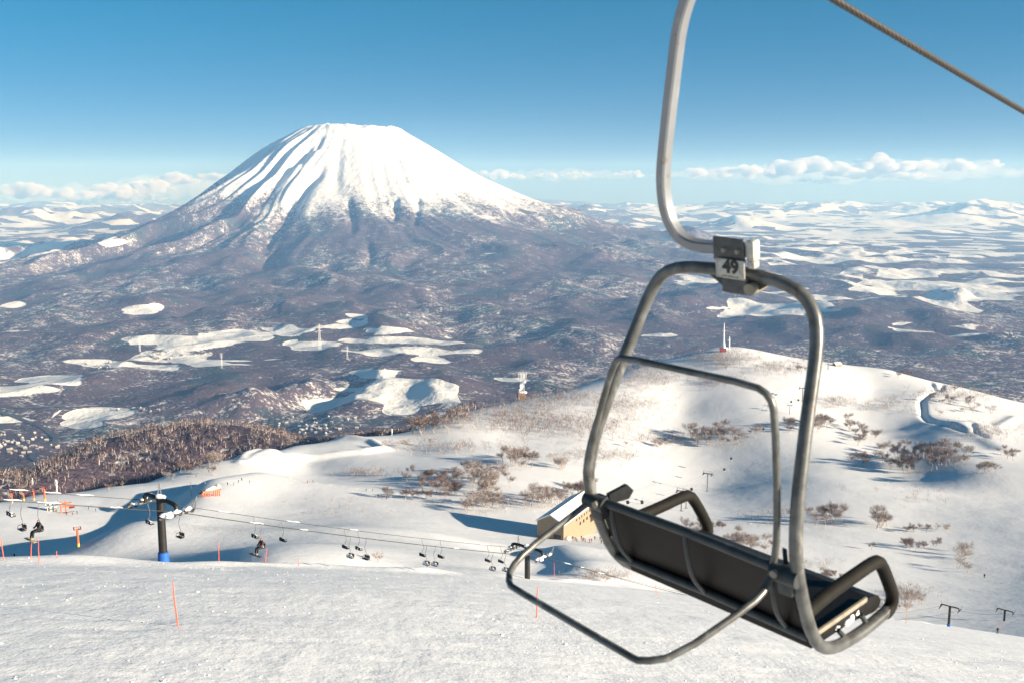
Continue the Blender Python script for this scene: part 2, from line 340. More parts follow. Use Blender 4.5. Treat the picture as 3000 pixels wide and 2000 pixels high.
# ------------------------------------------------------------------ object helpers
def link(name, mesh, mat=None, parent=None, label=None, cat=None, group=None, kind=None):
    o = bpy.data.objects.new(name, mesh); COL.objects.link(o)
    if mat is not None and mesh is not None and not mesh.materials:
        for mm in (mat if isinstance(mat, (list, tuple)) else [mat]): mesh.materials.append(mm)
    if parent is not None: o.parent = parent
    for k, v in (('label', label), ('category', cat), ('group', group), ('kind', kind)):
        if v: o[k] = v
    return o
def np_mesh(name, V, F, smooth=True, attrs=None):
    me = bpy.data.meshes.new(name); V = np.asarray(V, np.float32); F = np.asarray(F, np.int32); k = F.shape[1]
    me.vertices.add(len(V)); me.vertices.foreach_set('co', V.ravel())
    me.loops.add(F.size); me.loops.foreach_set('vertex_index', F.ravel())
    me.polygons.add(len(F)); me.polygons.foreach_set('loop_start', np.arange(0, F.size, k, dtype=np.int32))
    me.polygons.foreach_set('use_smooth', np.full(len(F), smooth))
    for nme, a in (attrs or {}).items():
        at = me.attributes.new(nme, 'FLOAT', 'POINT'); at.data.foreach_set('value', np.asarray(a, np.float32))
    me.update(calc_edges=True); return me
def grid_faces(nr, nc):
    i = np.arange((nr - 1) * (nc - 1)); r, c = i // (nc - 1), i % (nc - 1); a = r * nc + c
    return np.stack([a, a + 1, a + nc + 1, a + nc], 1)

# ------------------------------------------------------------------ the ground
TH = np.concatenate([-np.geomspace(1.6, 0.58, 14)[:-1], np.linspace(-0.575, 0.575, 720), np.geomspace(0.58, 1.6, 14)[1:]])
def rows(Y):
    TT, YY = np.meshgrid(TH, Y); X = (TT * YY).ravel(); Yf = YY.ravel(); return X, Yf
def blob(u, v, cu, cv, ru, rv, soft=0.75): return sstep(1 + soft, 1 - soft, np.hypot((u - cu) / ru, (v - cv) / rv))
OPEN = [(330,708,70,12),(30,895,45,9),(415,905,52,13),(700,985,110,14),(560,1000,160,14),(300,1062,130,10),(880,962,120,22),(1010,945,90,26),(1130,965,70,14),(1180,1000,150,12),
 (150,1110,130,22),(60,1145,140,18),(290,1210,110,22),(60,1260,110,40),(250,1235,60,20),(830,1055,60,10),(620,1060,140,14),(520,1010,120,10),(1040,1000,90,12),(1100,1095,70,10),
 (1260,1050,60,10),(930,1010,110,18),(1170,1195,55,14),(1310,1215,60,10),(460,1075,90,8),(1440,745,80,8),(1930,980,45,8),(1500,1110,60,8),(1290,1160,90,7),(1060,1140,70,6),
 (340,1070,120,9),(180,1350,60,10),(2000,615,150,18),(2300,640,260,26),(2700,650,300,40),(2500,690,250,22),(2800,740,220,24),(2850,860,160,40),(2560,850,140,18),(2750,800,200,16),(2100,905,50,7),(2250,905,60,7),(2420,905,60,9),(2800,960,160,20)]
def cover(X, Y, Z):
    u, v = to_px(X, Y, Z); wu = u + 34 * fbm(X / 420.0, Y / 430.0, 3); wv = v + 9 * fbm(X / 500.0 + 50, Y / 360.0, 3)
    r = np.hypot(X - VX, Y - VY)
    op = np.zeros(X.shape)
    for cu, cv, ru, rv in OPEN: op = np.maximum(op, 0.80 * blob(wu, wv, cu, cv, ru, rv))
    flat = sstep(4500, 8500, Y) * sstep(-300, 900, X - 0.10 * Y) * sstep(3600, 5600, r)
    op = np.maximum(op, flat * 0.42 + 0.10 * flat * perlin(X / 3000.0, Y / 3000.0))
    op = np.maximum(op, sstep(15000, 19000, Y) * (0.35 - 0.10 * sstep(-780, -560, Z)))
    vl = np.interp(u, [-900, 0, 250, 386, 500, 540], [980, 792, 732, 688, 628, 560])
    op = np.maximum(op, 0.45 * sstep(-4, -26, v - vl) * sstep(9000, 9800, Y) * sstep(560, 480, u))
    valley = sstep(2600, 3200, Y) * sstep(6200, 5000, Y) * sstep(700, -200, X)
    op = np.maximum(op, valley * 0.29)
    fo = np.ones(X.shape)
    tl = Z + 120 * fbm(X / 420.0, Y / 420.0, 3) + 90 * perlin(np.arctan2(Y - VY, X - VX) * 9, r / 900.0) + 380 * sstep(300, 2600, VX - X) * -1
    mt = r < 6500
    fo = np.where(mt, sstep(250, -520, tl), fo)
    fo = np.where(mt, np.maximum(fo, 0.97 * sstep(800, 2000, VX - X) * sstep(120, -150, Z)), fo)
    fo = fo * (0.80 + 0.20 * sstep(-.6, .5, fbm(X / 900.0, Y / 1100.0, 3)))
    fo = np.where(Y > 20000, fo * (1 - 0.12 * sstep(-500, -150, Z)), fo)
    return np.clip(op, 0, 1.3), np.clip(fo, 0, 1)
def strip(name, Y, mat, land=False, hill=False):
    X, Yf = rows(Y); Z = ground_h(X, Yf)
    at = None
    if land: op, fo = cover(X, Yf, Z); at = {'open': op, 'forest': fo}
    return link(name, np_mesh(name, np.stack([X, Yf, Z], 1), grid_faces(len(Y), len(TH)), True, at), mat, kind='structure')
Y1 = np.geomspace(150, 1330, 430); Y2 = np.concatenate([np.geomspace(1330, 3000, 70), np.geomspace(3000, 9200, 330)[1:]])
Y3 = np.geomspace(9200, 14200, 300); Y4 = np.geomspace(14200, 38400, 150)
hill = strip('snow_hill', Y1, M['powder'], True)
hill.data.materials.append(M['land'])
_hx, _hy = rows(Y1); _hu, _hv = to_px(_hx, _hy, ground_h(_hx, _hy))
_rim = np.interp(_hu, [-300, 100, 300, 500, 700, 850, 1000, 1150, 1300, 1400], [575, 582, 628, 690, 768, 825, 872, 905, 985, 1030])
_wood = (_hy > _rim) & (_hu < 1400) & (_hx > -0.7 * _hy)
hill.data.attributes['forest'].data.foreach_set('value', np.where(_wood, 0.97, 0.0).astype(np.float32)); hill.data.attributes['open'].data.foreach_set('value', np.zeros(len(_hx), np.float32))
_fi = grid_faces(len(Y1), len(TH)); hill.data.polygons.foreach_set('material_index', _wood[_fi].all(1).astype(np.int32))
strip('valley', Y2, M['land'], True)
strip('volcano', Y3, M['land'], True)
strip('far_plain', Y4, M['land'], True)
fx = np.concatenate([-np.geomspace(400, 85, 12)[:-1], np.linspace(-84, 140, 420), np.geomspace(142, 420, 40)])
fy = np.concatenate([np.linspace(-60, 22, 30), np.geomspace(23, 420, 330)])
XX, YY = np.meshgrid(fx, fy); fX, fYy = XX.ravel(), YY.ravel()
fZ = fore_h(fX, fYy) + 0.03 * fbm(fX / 2.6 + fYy / 6, fYy / 1.3, 3) + 0.10 * fbm(fX / 17.0 + 2, fYy / 9.0, 2) - 0.06 * sstep(.52, .75, fbm(fX / 3.1 + 7, fYy / .9, 2))
link('ski_slope', np_mesh('ski_slope', np.stack([fX, fYy, fZ], 1), grid_faces(len(fy), len(fx))), M['piste'], kind='structure')
# loose crumbs and clods on the near run
_rc = np.random.default_rng(12); _n2 = 2600
_cy = 24 + 75 * _rc.uniform(0, 1, _n2) ** 1.3; _cx = _rc.uniform(-.56, .60, _n2) * _cy * 1.08; _pat = fbm(_cx / 9.0, _cy / 5.0, 2) > -.05
_cx, _cy = _cx[_pat], _cy[_pat]; _cz = fore_h(_cx, _cy); _cs = _rc.uniform(.012, .038, len(_cx)) * np.where(_rc.uniform(0, 1, len(_cx)) < .05, 1.8, 1.0)
_oct = np.array([(1, 0, 0), (0, 1, 0), (-1, 0, 0), (0, -1, 0), (0, 0, 1), (0, 0, -1)], float); _of = np.array([(0, 1, 4), (1, 2, 4), (2, 3, 4), (3, 0, 4), (1, 0, 5), (2, 1, 5), (3, 2, 5), (0, 3, 5)])
_cv = (_oct[None] * _rc.uniform(.6, 1.5, (len(_cx), 6, 1)) * _cs[:, None, None] * np.array([1.8, 1.4, .55])) + np.stack([_cx, _cy, _cz + _cs * .2], 1)[:, None]
link('snow_crumbs', np_mesh('snow_crumbs', _cv.reshape(-1, 3), (_of[None] + 6 * np.arange(len(_cx))[:, None, None]).reshape(-1, 3)), M['piste'], kind='stuff', label='loose snow crumbs scattered over the near run')

# ------------------------------------------------------------------ mesh builder
class MB:
    def __init__(s): s.v, s.f, s.m = [], [], []
    def add(s, V, F, mi=0):
        k = len(s.v); s.v += [Vector(p) for p in V]; s.f += [tuple(i + k for i in f) for f in F]; s.m += [mi] * len(F); return s
    def tube(s, pts, r, n=8, mi=0, cap=True, rings=None):
        P = [Vector(p) for p in pts]; V = []; rr = r if isinstance(r, (list, tuple)) else [r] * len(P)
        ref = None
        for i, p in enumerate(P):
            t = (P[min(i + 1, len(P) - 1)] - P[max(i - 1, 0)]).normalized()
            if ref is None: ref = t.orthogonal().normalized()
            ref = (ref - t * ref.dot(t)); ref = ref.normalized() if ref.length > 1e-6 else t.orthogonal().normalized()
            b = t.cross(ref)
            for k in range(n):
                a = 2 * math.pi * k / n; V.append(p + (ref * math.cos(a) + b * math.sin(a)) * rr[i])
        F = [(i * n + k, i * n + (k + 1) % n, (i + 1) * n + (k + 1) % n, (i + 1) * n + k) for i in range(len(P) - 1) for k in range(n)]
        if cap: F += [tuple(reversed(range(n))), tuple((len(P) - 1) * n + k for k in range(n))]
        return s.add(V, F, mi)
    def box(s, c, d, mi=0, rot=None, bev=0.0):
        c = Vector(c); hx, hy, hz = d[0] / 2, d[1] / 2, d[2] / 2
        if bev <= 0:
            V = [Vector((x * hx, y * hy, z * hz)) for x in (-1, 1) for y in (-1, 1) for z in (-1, 1)]
            F = [(0, 1, 3, 2), (4, 6, 7, 5), (0, 4, 5, 1), (2, 3, 7, 6), (0, 2, 6, 4), (1, 5, 7, 3)]
        else:
            bm = bmesh.new(); bmesh.ops.create_cube(bm, size=1)
            for v in bm.verts: v.co = Vector((v.co.x * d[0], v.co.y * d[1], v.co.z * d[2]))
            bmesh.ops.bevel(bm, geom=list(bm.edges), offset=bev, segments=2, profile=0.5, affect='EDGES')
            bm.verts.index_update(); V = [v.co.copy() for v in bm.verts]; F = [tuple(v.index for v in f.verts) for f in bm.faces]; bm.free()
        if rot is not None: V = [rot @ v for v in V]
        return s.add([v + c for v in V], F, mi)
    def blob(s, c, r, mi=0, seed=0, rough=0.25, sub=2):
        bm = bmesh.new(); bmesh.ops.create_icosphere(bm, subdivisions=sub, radius=1.0)
        r = Vector(r) if not isinstance(r, (int, float)) else Vector((r, r, r)); rd = random.Random(seed); ph = [rd.uniform(0, 6) for _ in range(6)]
        V = []
        for v in bm.verts:
            p = v.co; k = 1 + rough * (math.sin(3.1 * p.x + ph[0]) * math.sin(2.7 * p.y + ph[1]) + 0.6 * math.sin(5.3 * p.z + ph[2] + 3 * p.x) * math.sin(4.9 * p.y + ph[3]))
            V.append(Vector((p.x * r.x, p.y * r.y, p.z * r.z)) * k + Vector(c))
        bm.verts.index_update(); F = [tuple(v.index for v in f.verts) for f in bm.faces]; bm.free()
        return s.add(V, F, mi)
    def prism(s, poly, axis_a, axis_b, axis_n, depth, org=(0, 0, 0), mi=0):     # polygon (a,b) extruded along n
        A, B, Nn, O = Vector(axis_a), Vector(axis_b), Vector(axis_n), Vector(org); n = len(poly)
        V = [O + A * a + B * b for a, b in poly] + [O + A * a + B * b + Nn * depth for a, b in poly]
        F = [tuple(range(n)), tuple(reversed(range(n, 2 * n)))] + [(i, i + n, (i + 1) % n + n, (i + 1) % n) for i in range(n)]
        return s.add(V, F, mi)
    def mesh(s, name, smooth=True, auto=0.7):
        me = bpy.data.meshes.new(name); me.from_pydata([tuple(p) for p in s.v], [], s.f)
        me.polygons.foreach_set('material_index', s.m)
        bm = bmesh.new(); bm.from_mesh(me); bmesh.ops.recalc_face_normals(bm, faces=bm.faces)
        for e in bm.edges: e.smooth = not (len(e.link_faces) == 2 and e.calc_face_angle(0) > auto)
        for f in bm.faces: f.smooth = smooth
        bm.to_mesh(me); bm.free(); me.update(); return me
    def build(s, name, mat, parent=None, smooth=True, **kw): return link(name, s.mesh(name, smooth), mat, parent, **kw)
def thing(name, loc, label, cat, group=None, rz=0.0, sc=1.0):
    o = link(name, None, label=label, cat=cat, group=group); o.location = loc; o.rotation_euler = (0, 0, rz); o.scale = (sc, sc, sc)
    o.empty_display_size = 0.5; return o
def dup(root, loc, rz=None, label=None, group=None, sc=None):
    r = root.copy(); COL.objects.link(r); r.location = loc
    if rz is not None: r.rotation_euler = (0, 0, rz)
    if sc is not None: r.scale = (sc, sc, sc) if isinstance(sc, (int, float)) else sc
    if label: r['label'] = label
    if group: r['group'] = group
    for ch in root.children:
        c = ch.copy(); COL.objects.link(c); c.parent = r
        for g in ch.children:
            d = g.copy(); COL.objects.link(d); d.parent = c
    return r
def smooth_path(pts, it=2):
    P = [Vector(p) for p in pts]
    for _ in range(it):
        Q = [P[0]]
        for a, b in zip(P, P[1:]): Q += [a * 0.75 + b * 0.25, a * 0.25 + b * 0.75]
        Q.append(P[-1]); P = Q
    return P
def fore_at(u, v, y0=20.0, y1=330.0): return hit(u, v, y0, y1, 900, fore_h)
def fz(x, y): return float(fore_h(np.array([x]), np.array([y]))[0])
def gz(x, y): return float(ground_h(np.array([x]), np.array([y]))[0])

M['galv'] = plain('galvanised_tube', (0.115, 0.118, 0.114), 0.36, 0.3, 0.45, 14.0, 0.0015)
def weather(m, rust=(0.13, 0.06, 0.03), scuff=(0.30, 0.30, 0.28)):                # rust freckles and rubbed bright patches
    n, l = m.node_tree.nodes, m.node_tree.links; b = [q for q in n if q.type == 'BSDF_PRINCIPLED'][0]; tc = [q for q in n if q.type == 'TEX_COORD'][0]
    src = b.inputs['Base Color'].links[0].from_socket
    for col, sc, lo, hi, st in ((rust, 22.0, .62, .70, 1.0), (scuff, 9.0, .60, .72, 3.0)):
        mp = n.new('ShaderNodeMapping'); mp.inputs['Scale'].default_value = (1, 1, 1 / st); mp.inputs['Location'].default_value = (sc, st, 1); l.new(tc.outputs['Object'], mp.inputs['Vector'])
        z = N(n, 'ShaderNodeTexNoise', i_Scale=sc, i_Detail=6.0, i_Roughness=0.65); l.new(mp.outputs[0], z.inputs['Vector'])
        r = n.new('ShaderNodeMapRange'); r.inputs['From Min'].default_value = lo; r.inputs['From Max'].default_value = hi; l.new(z.outputs['Fac'], r.inputs['Value'])
        x = n.new('ShaderNodeMix'); x.data_type = 'RGBA'; x.inputs[7].default_value = (*col, 1); l.new(src, x.inputs[6]); l.new(r.outputs[0], x.inputs[0]); src = x.outputs[2]
    l.new(src, b.inputs['Base Color'])
weather(M['galv'])
M['galv_dark'] = plain('weathered_dark_steel', (0.045, 0.052, 0.055), 0.5, 0.3, 0.25, 25.0)
M['hanger'] = plain('galvanised_bar', (0.25, 0.262, 0.28), 0.34, 0.35, 0.10, 6.0)
weather(M['galv_dark'], (0.07, 0.035, 0.02), (0.12, 0.12, 0.12)); weather(M['hanger'], (0.2, 0.16, 0.12), (0.40, 0.40, 0.39))
M['cushion'] = plain('black_seat_vinyl', (0.008, 0.008, 0.009), 0.55, 0.0, 0.2, 20.0, 0.0, 0.2)
M['panel'] = plain('dark_back_panel', (0.010, 0.008, 0.007), 0.55, 0.0, 0.15, 12.0, 0.0, 0.2)
M['foam'] = plain('black_foam_grip', (0.009, 0.008, 0.006), 0.75, 0.0, 0.3, 14.0, 0.0, 0.2)
M['plate'] = plain('worn_white_plate', (0.46, 0.45, 0.40), 0.6, 0.0, 0.3, 35.0)
M['ink'] = plain('black_paint', (0.02, 0.02, 0.02), 0.6)
M['zinc'] = plain('bright_zinc', (0.75, 0.72, 0.64), 0.3, 0.5, 0.1, 15.0)
M['trim'] = plain('beige_edge_trim', (0.26, 0.23, 0.18), 0.6, 0.0, 0.2, 25.0)
M['snow'] = plain('clinging_snow', (0.86, 0.87, 0.88), 0.8, 0.0, 0.03, 4.0, 0.03, 0.2)
M['rope'] = plain('greased_steel_rope', (0.035, 0.030, 0.026), 0.5, 0.3, 0.35, 60.0)
M['black'] = plain('black_steel', (0.018, 0.017, 0.016), 0.5, 0.2, 0.2, 3.0)
M['blue'] = plain('blue_padding', (0.012, 0.11, 0.45), 0.6, 0.0, 0.1, 3.0)
M['orange'] = plain('orange_paint', (0.85, 0.14, 0.03), 0.55, 0.0, 0.1, 2.0)
M['yellow'] = plain('yellow_paint', (0.80, 0.55, 0.10), 0.55)
M['pole'] = plain('orange_bamboo', (0.90, 0.13, 0.06), 0.6, 0.0, 0.15, 5.0)
M['grey'] = plain('grey_steel', (0.20, 0.20, 0.21), 0.5, 0.2, 0.2, 1.0)
M['rime'] = plain('rime_ice', (0.80, 0.80, 0.80), 0.8, 0.0, 0.06, 0.8)
M['tan'] = plain('tan_cladding', (0.28, 0.21, 0.135), 0.7, 0.0, 0.10, 0.6)
M['glass'] = plain('dark_window', (0.02, 0.025, 0.03), 0.15)
M['red'] = plain('dark_red_cladding', (0.28, 0.04, 0.03), 0.6)
M['rust'] = plain('brown_cladding', (0.32, 0.20, 0.13), 0.7)

# ------------------------------------------------------------------ the chair right in front
CH_R = Matrix(((0.68567, 0.71776, -0.12115), (-0.72516, 0.65912, -0.19927), (-0.06318, 0.22448, 0.97243)))
CH_T = Vector((0.90782, 4.15915, -0.34920))
chair = thing('lift_chair', (0, 0, 0), 'empty grey steel chairlift seat with white plate 49, closest to the camera', 'chairlift chair')
chair.matrix_world = Matrix.Translation(CH_T) @ CH_R.to_4x4()
half = [(.52,.376,-1.688),(.52,.18,-1.669),(.52,.05,-1.645),(.522,-.10,-1.60),(.53,-.215,-1.525),(.536,-.285,-1.43),(.54,-.33,-1.33),(.542,-.37,-1.2),(.544,-.40,-1.087),(.544,-.413,-1.0),(.54,-.408,-.9),
 (.523,-.36,-.75),(.501,-.281,-.6),(.476,-.195,-.45),(.451,-.10,-.3),(.432,-.045,-.2),(.40,-.01,-.115),(.345,0,-.05),(.25,0,-.015),(.12,0,-.002)]
path = [(-x, y, z) for x, y, z in half] + [(0, 0, 0)] + list(reversed(half))
MB().tube(smooth_path(path, 1), 0.0275, 16).build('frame', M['galv'], chair)
hp = smooth_path([(.10,0,.098),(-.022,0,.098),(-.13,0,.092),(-.205,0,.10),(-.27,0,.14),(-.312,0,.23),(-.319,0,.347),(-.305,0,.451),(-.261,0,.652),(-.207,0,.884),(-.18,0,.99),(-.14,0,1.08),(-.08,0,1.18),(-.03,0,1.29),(-.02,0,1.33)], 2)
mb = MB(); n = len(hp); V = []
for i, p in enumerate(hp):
    t = (hp[min(i + 1, n - 1)] - hp[max(i - 1, 0)]).normalized(); s_ = Vector((0, 1, 0)); q = t.cross(s_)
    w, d, c = 0.0225, 0.029, 0.007
    for a, b in ((-w + c, -d), (w - c, -d), (w, -d + c), (w, d - c), (w - c, d), (-w + c, d), (-w, d - c), (-w, -d + c)): V.append(p + q * a + s_ * b)
F = [(i * 8 + k, i * 8 + (k + 1) % 8, (i + 1) * 8 + (k + 1) % 8, (i + 1) * 8 + k) for i in range(n - 1) for k in range(8)] + [tuple(range(8)), tuple((n - 1) * 8 + k for k in range(8))]
mb.add(V, F).build('hanger', M['hanger'], chair)
g = MB().box((-.02, 0, 1.37), (.10, .16, .14), bev=.02).tube([(-.02,-.12,1.345),(-.02,.12,1.345)], .03, 12).build('rope_grip', M['galv_dark'], chair)
cl = MB().box((.035, -.042, .108), (.15, .012, .10), bev=.003).box((.052, -.0, -.045), (.125, .09, .075), bev=.008)
clamp = cl.build('clamp', plain('grey_clamp_steel', (0.075, 0.08, 0.085), 0.5, 0.2, 0.3, 25.0), chair)
MB().box((.134, -.02, .110), (.038, .05, .085), bev=.008).box((.134, -.02, .05), (.034, .04, .03), bev=.006).build('clamp_end', M['plate'], clamp)
MB().tube([(.128, -.05, -.052), (.128, .05, -.052)], .026, 14).build('bushing', M['trim'], clamp)
for bx_ in (.02, .085):
    MB().tube([(bx_, -.048, .108), (bx_, -.066, .108)], .010, 6).build('bolt', M['trim'], clamp)
for sx, x0 in ((-1, -.01), (1, .13)):
    MB().prism([(0, 0), (sx * .11, .015), (0, -.055)], (1, 0, 0), (0, 0, 1), (0, 1, 0), .03, (x0, -.015, -.02)).build('gusset', M['galv_dark'], clamp)
plate = MB().box((.047, -.058, .030), (.140, .006, .082), bev=.002).build('number_plate', M['plate'], chair)
def text_mesh(txt, size, bold=0.0):
    cu = bpy.data.curves.new('lettering', 'FONT'); cu.body = txt; cu.size = size; cu.extrude = 0.0008; cu.offset = bold; cu.align_x = 'CENTER'; cu.align_y = 'CENTER'
    tmp = bpy.data.objects.new('tmp', cu); COL.objects.link(tmp); dg = bpy.context.evaluated_depsgraph_get()
    me = bpy.data.meshes.new_from_object(tmp.evaluated_get(dg)); bpy.data.objects.remove(tmp); bpy.data.curves.remove(cu); return me
tm = text_mesh('49', .078, 0.0032); tm.transform(Matrix.Translation((.052, -.0625, .039)) @ Matrix.Rotation(math.pi / 2, 4, 'X')); tm.materials.clear()
link('digits', tm, M['ink'], plate)
mk = MB()
for i in range(6): mk.box((.012 + i * .014, -.0622, -.002 + .0012 * (i % 2)), (.010, .001, .0035))
mk.build('small_print', M['ink'], plate)
# backrest: rails, panel, ribs
def fy_at(z): return float(np.interp(-z, [1.0, 1.087, 1.2, 1.33, 1.43, 1.525], [-.413, -.40, -.37, -.33, -.285, -.215]))
back = link('backrest', None, parent=chair)
zs = np.linspace(-1.065, -1.415, 8); xs = np.linspace(-.50, .50, 15)
V = []; F = []
for off in (0.0, .018):
    for z in zs:
        for x in xs: V.append((x, fy_at(z) + off + .02 * math.cos(x * 3), z))
nz_, nx_ = len(zs), len(xs)
for k in (0, 1):
    for i in range(nz_ - 1):
        for j in range(nx_ - 1):
            a = k * nz_ * nx_ + i * nx_ + j; F.append((a, a + 1, a + nx_ + 1, a + nx_))
bpan = MB().add(V, F).build('panel', M['panel'], back)
MB().tube([(-.53, fy_at(-1.06) - .01, -1.055), (0, fy_at(-1.06) + .002, -1.055), (.53, fy_at(-1.06) - .01, -1.055)], .021, 12).build('rail', M['galv_dark'], back)
MB().tube([(-.52, fy_at(-1.42) - .01, -1.425), (0, fy_at(-1.42) + .002, -1.425), (.52, fy_at(-1.42) - .01, -1.425)], .019, 12).build('rail', M['galv_dark'], back)
for x in (-.42, .0, .42):
    MB().tube(smooth_path([(x, fy_at(-1.07) - .008, -1.06), (x + .02, -.425, -1.17), (x + .02, -.40, -1.29), (x, fy_at(-1.41) - .006, -1.42)]), .011, 8).build('rib', M['galv_dark'], back)
seat = link('seat', None, parent=chair)
prof = [(-.245, -1.475), (.12, -1.535), (.27, -1.565), (.345, -1.60), (.368, -1.635), (.355, -1.665), (.30, -1.665), (.10, -1.600), (-.235, -1.535)]
MB().prism(prof, (0, 1, 0), (0, 0, 1), (1, 0, 0), .985, (-.4925, 0, 0)).build('cushion', M['cushion'], seat, smooth=False)
for sx in (-1, 1):
    MB().box((sx * .4985, -.012, -1.506), (.010, .47, .022), rot=Matrix.Rotation(-.163, 3, 'X')).build('edge_trim', M['trim'], seat)
    MB().tube([(sx * .50, -.03, -1.56), (sx * .518, .02, -1.64)], .012, 8).build('bracket', M['galv_dark'], seat)
    MB().tube([(sx * .50, .17, -1.60), (sx * .518, .20, -1.67)], .012, 8).build('bracket', M['galv_dark'], seat)
    ap = smooth_path([(sx*.535,-.345,-1.275),(sx*.525,-.15,-1.295),(sx*.52,.05,-1.328),(sx*.52,.225,-1.352),(sx*.52,.29,-1.372),(sx*.52,.335,-1.44),(sx*.52,.40,-1.57),(sx*.52,.428,-1.64),(sx*.52,.405,-1.688),(sx*.52,.35,-1.69)], 1)
    MB().tube(ap, .030, 12).build('armrest', M['foam'], chair)
    MB().tube([(sx*.44,-.425,-1.062),(sx*.56,-.425,-1.062)], .036, 14).box((sx*.50,-.40,-1.10), (.07,.07,.11), bev=.012).build('hinge', M['galv_dark'], chair)
    MB().tube([(sx*.47,-.44,-1.05),(sx*.47,-.465,-1.05)], .017, 10).build('hinge_bolt', M['trim'], chair)
    MB().prism([(0,0),(.05,.025),(.07,.0),(.05,-.03),(0,-.04)] if sx > 0 else [(0,0),(.09,.035),(.115,.0),(.09,-.04),(0,-.05)], (-sx*.6,.8,0), (0,0,1), (sx,0,0), .02, (sx*.46,-.37,-1.035)).build('bar_stop', M['galv_dark'], chair)
for i, (x, y, z, r) in enumerate([(.49,.03,-1.575,.034),(.495,.08,-1.58,.042),(.49,.14,-1.585,.036),(.48,.19,-1.59,.026),(.45,.10,-1.61,.036),(-.50,.05,-1.57,.03),(.50,-.02,-1.56,.02)]):
    MB().blob((x - .012, y, z), (r * .5, r * .95, r * .55), seed=i, rough=.4).build('snow_clump', M['snow'], chair)
up = smooth_path([(-.535,-.41,-1.06),(-.535,-.405,-.95),(-.515,-.40,-.78),(-.40,-.385,-.47),(-.335,-.38,-.335),(-.30,-.378,-.312),(0,-.378,-.305),(.36,-.378,-.296),(.425,-.376,-.325),(.445,-.375,-.40),(.452,-.39,-.80),(.45,-.405,-.98),(.43,-.415,-1.07)], 1)
low = smooth_path([(-.535,-.43,-1.07),(-.56,-.55,-1.105),(-.595,-.80,-1.16),(-.575,-.93,-1.185),(-.51,-1.0,-1.197),(-.45,-1.005,-1.198),(.20,-1.04,-1.205),(.26,-1.04,-1.204),(.36,-.955,-1.187),(.455,-.60,-1.12),(.46,-.50,-1.10),(.44,-.42,-1.07)], 1)
bar = link('safety_bar', None, parent=chair)
MB().tube(up, .0148, 12).build('upper_loop', M['galv'], bar)
MB().tube(low, .0148, 12).build('lower_loop', M['galv'], bar)
# its rope
RP = chair.matrix_world @ Vector((-.02, 0, 1.345)); RD = Vector((0.73656, 0.67638, -0.17012)).normalized()
def stranded(name, P, D, s0, s1, r, fine, label):
    s = list(np.arange(fine[0], fine[1], 0.0125)); s = list(np.linspace(s0, fine[0], 30)[:-1]) + s + list(np.linspace(fine[1], s1, 60))
    A = D.orthogonal().normalized(); B = D.cross(A); n = 24; V = []
    for q in s:
        tw = q * 2 * math.pi / 0.26
        for k in range(n):
            a = 2 * math.pi * k / n; rr = r * (0.80 + 0.22 * abs(math.cos(3 * a)) ** 0.7)
            sag = Vector((0, 0, 0.0006 * (q - 2) ** 2))
            V.append(P + D * q + sag + (A * math.cos(a + tw) + B * math.sin(a + tw)) * rr)
    i = np.arange((len(s) - 1) * n); rI, c = i // n, i % n
    F = np.stack([rI * n + c, rI * n + (c + 1) % n, (rI + 1) * n + (c + 1) % n, (rI + 1) * n + c], 1)
    return link(name, np_mesh(name, [tuple(v) for v in V], F), M['rope'], label=label, cat='cable')
stranded('haul_rope', RP, RD, -30, 60, 0.0165, (-0.5, 6.5), 'twisted steel rope crossing the sky at the upper right corner')

# ------------------------------------------------------------------ the lift that runs down past the edge of the run
LD = Vector((0.832, 1.0, 0)).normalized(); LP = Vector((LD.y, -LD.x, 0)); LROT = math.atan2(LP.y, LP.x); GAUGE = 2.3
def line_pt(Y): return Vector((-27.5 + 0.832 * (Y - 75.0), Y, 0))
def tower_proto(name, loc, h, label, pad, snow):
    t = thing(name, loc, label, 'lift tower', 'black T-shaped towers of the chairlift beyond the run', LROT)
    MB().tube([(0, 0, -1.5), (0, 0, h)], [.34, .30], 14).build('shaft', M['black'], t)
    if pad: MB().tube([(0, 0, -.6), (0, 0, .2), (0, 0, .80), (0, 0, .86)], [.43, .44, .41, .35], 16).build('padding', M['blue'], t)
    for sx in (-1, 1):
        arm = smooth_path([(sx*.1,0,h-.15),(sx*.9,0,h-.02),(sx*1.7,0,h-.05),(sx*2.15,0,h-.12),(sx*GAUGE,0,h-.45),(sx*GAUGE,0,h-.80)], 2)
        MB().tube(arm, .17, 10).build('crossarm', M['black'], t)
        sh = MB().box((sx*GAUGE, 0, h-.82), (.10, 3.0, .14), bev=.02).build('sheave_beam', M['grey'], t)
        for k in range(6):
            y = -1.3 + .52 * k
            MB().tube([(sx*GAUGE-.05, y, h-.80), (sx*GAUGE+.05, y, h-.80)], .19, 12).build('sheave', M['black'], sh)
        MB().tube([(sx*(GAUGE+.1), 1.5, h-.8), (sx*(GAUGE+.35), 1.55, h+.35)], .05, 6).build('rope_catcher', M['grey'], t)
        MB().tube([(sx*(GAUGE+.1), 1.1, h-.8), (sx*(GAUGE+.35), 1.55, h+.30)], .04, 6).build('rope_catcher', M['grey'], t)
        if snow:
            for i in range(3): MB().blob((sx*(GAUGE-.1+.25*i), -.9+.8*i, h-.62+.08*i), (.26, .36, .14), seed=i+5*sx, rough=.35).build('snow_cap', M['snow'], t)
            if sx > 0: MB().blob((GAUGE+.3, -1.0, h-.55), (.32, .46, .22), seed=33, rough=.4).build('snow_cap', M['snow'], t)
    if snow: MB().blob((0, 0, h + .12), (.40, .32, .20), seed=9, rough=.35).build('snow_cap', M['snow'], t)
    return t
TOW = []
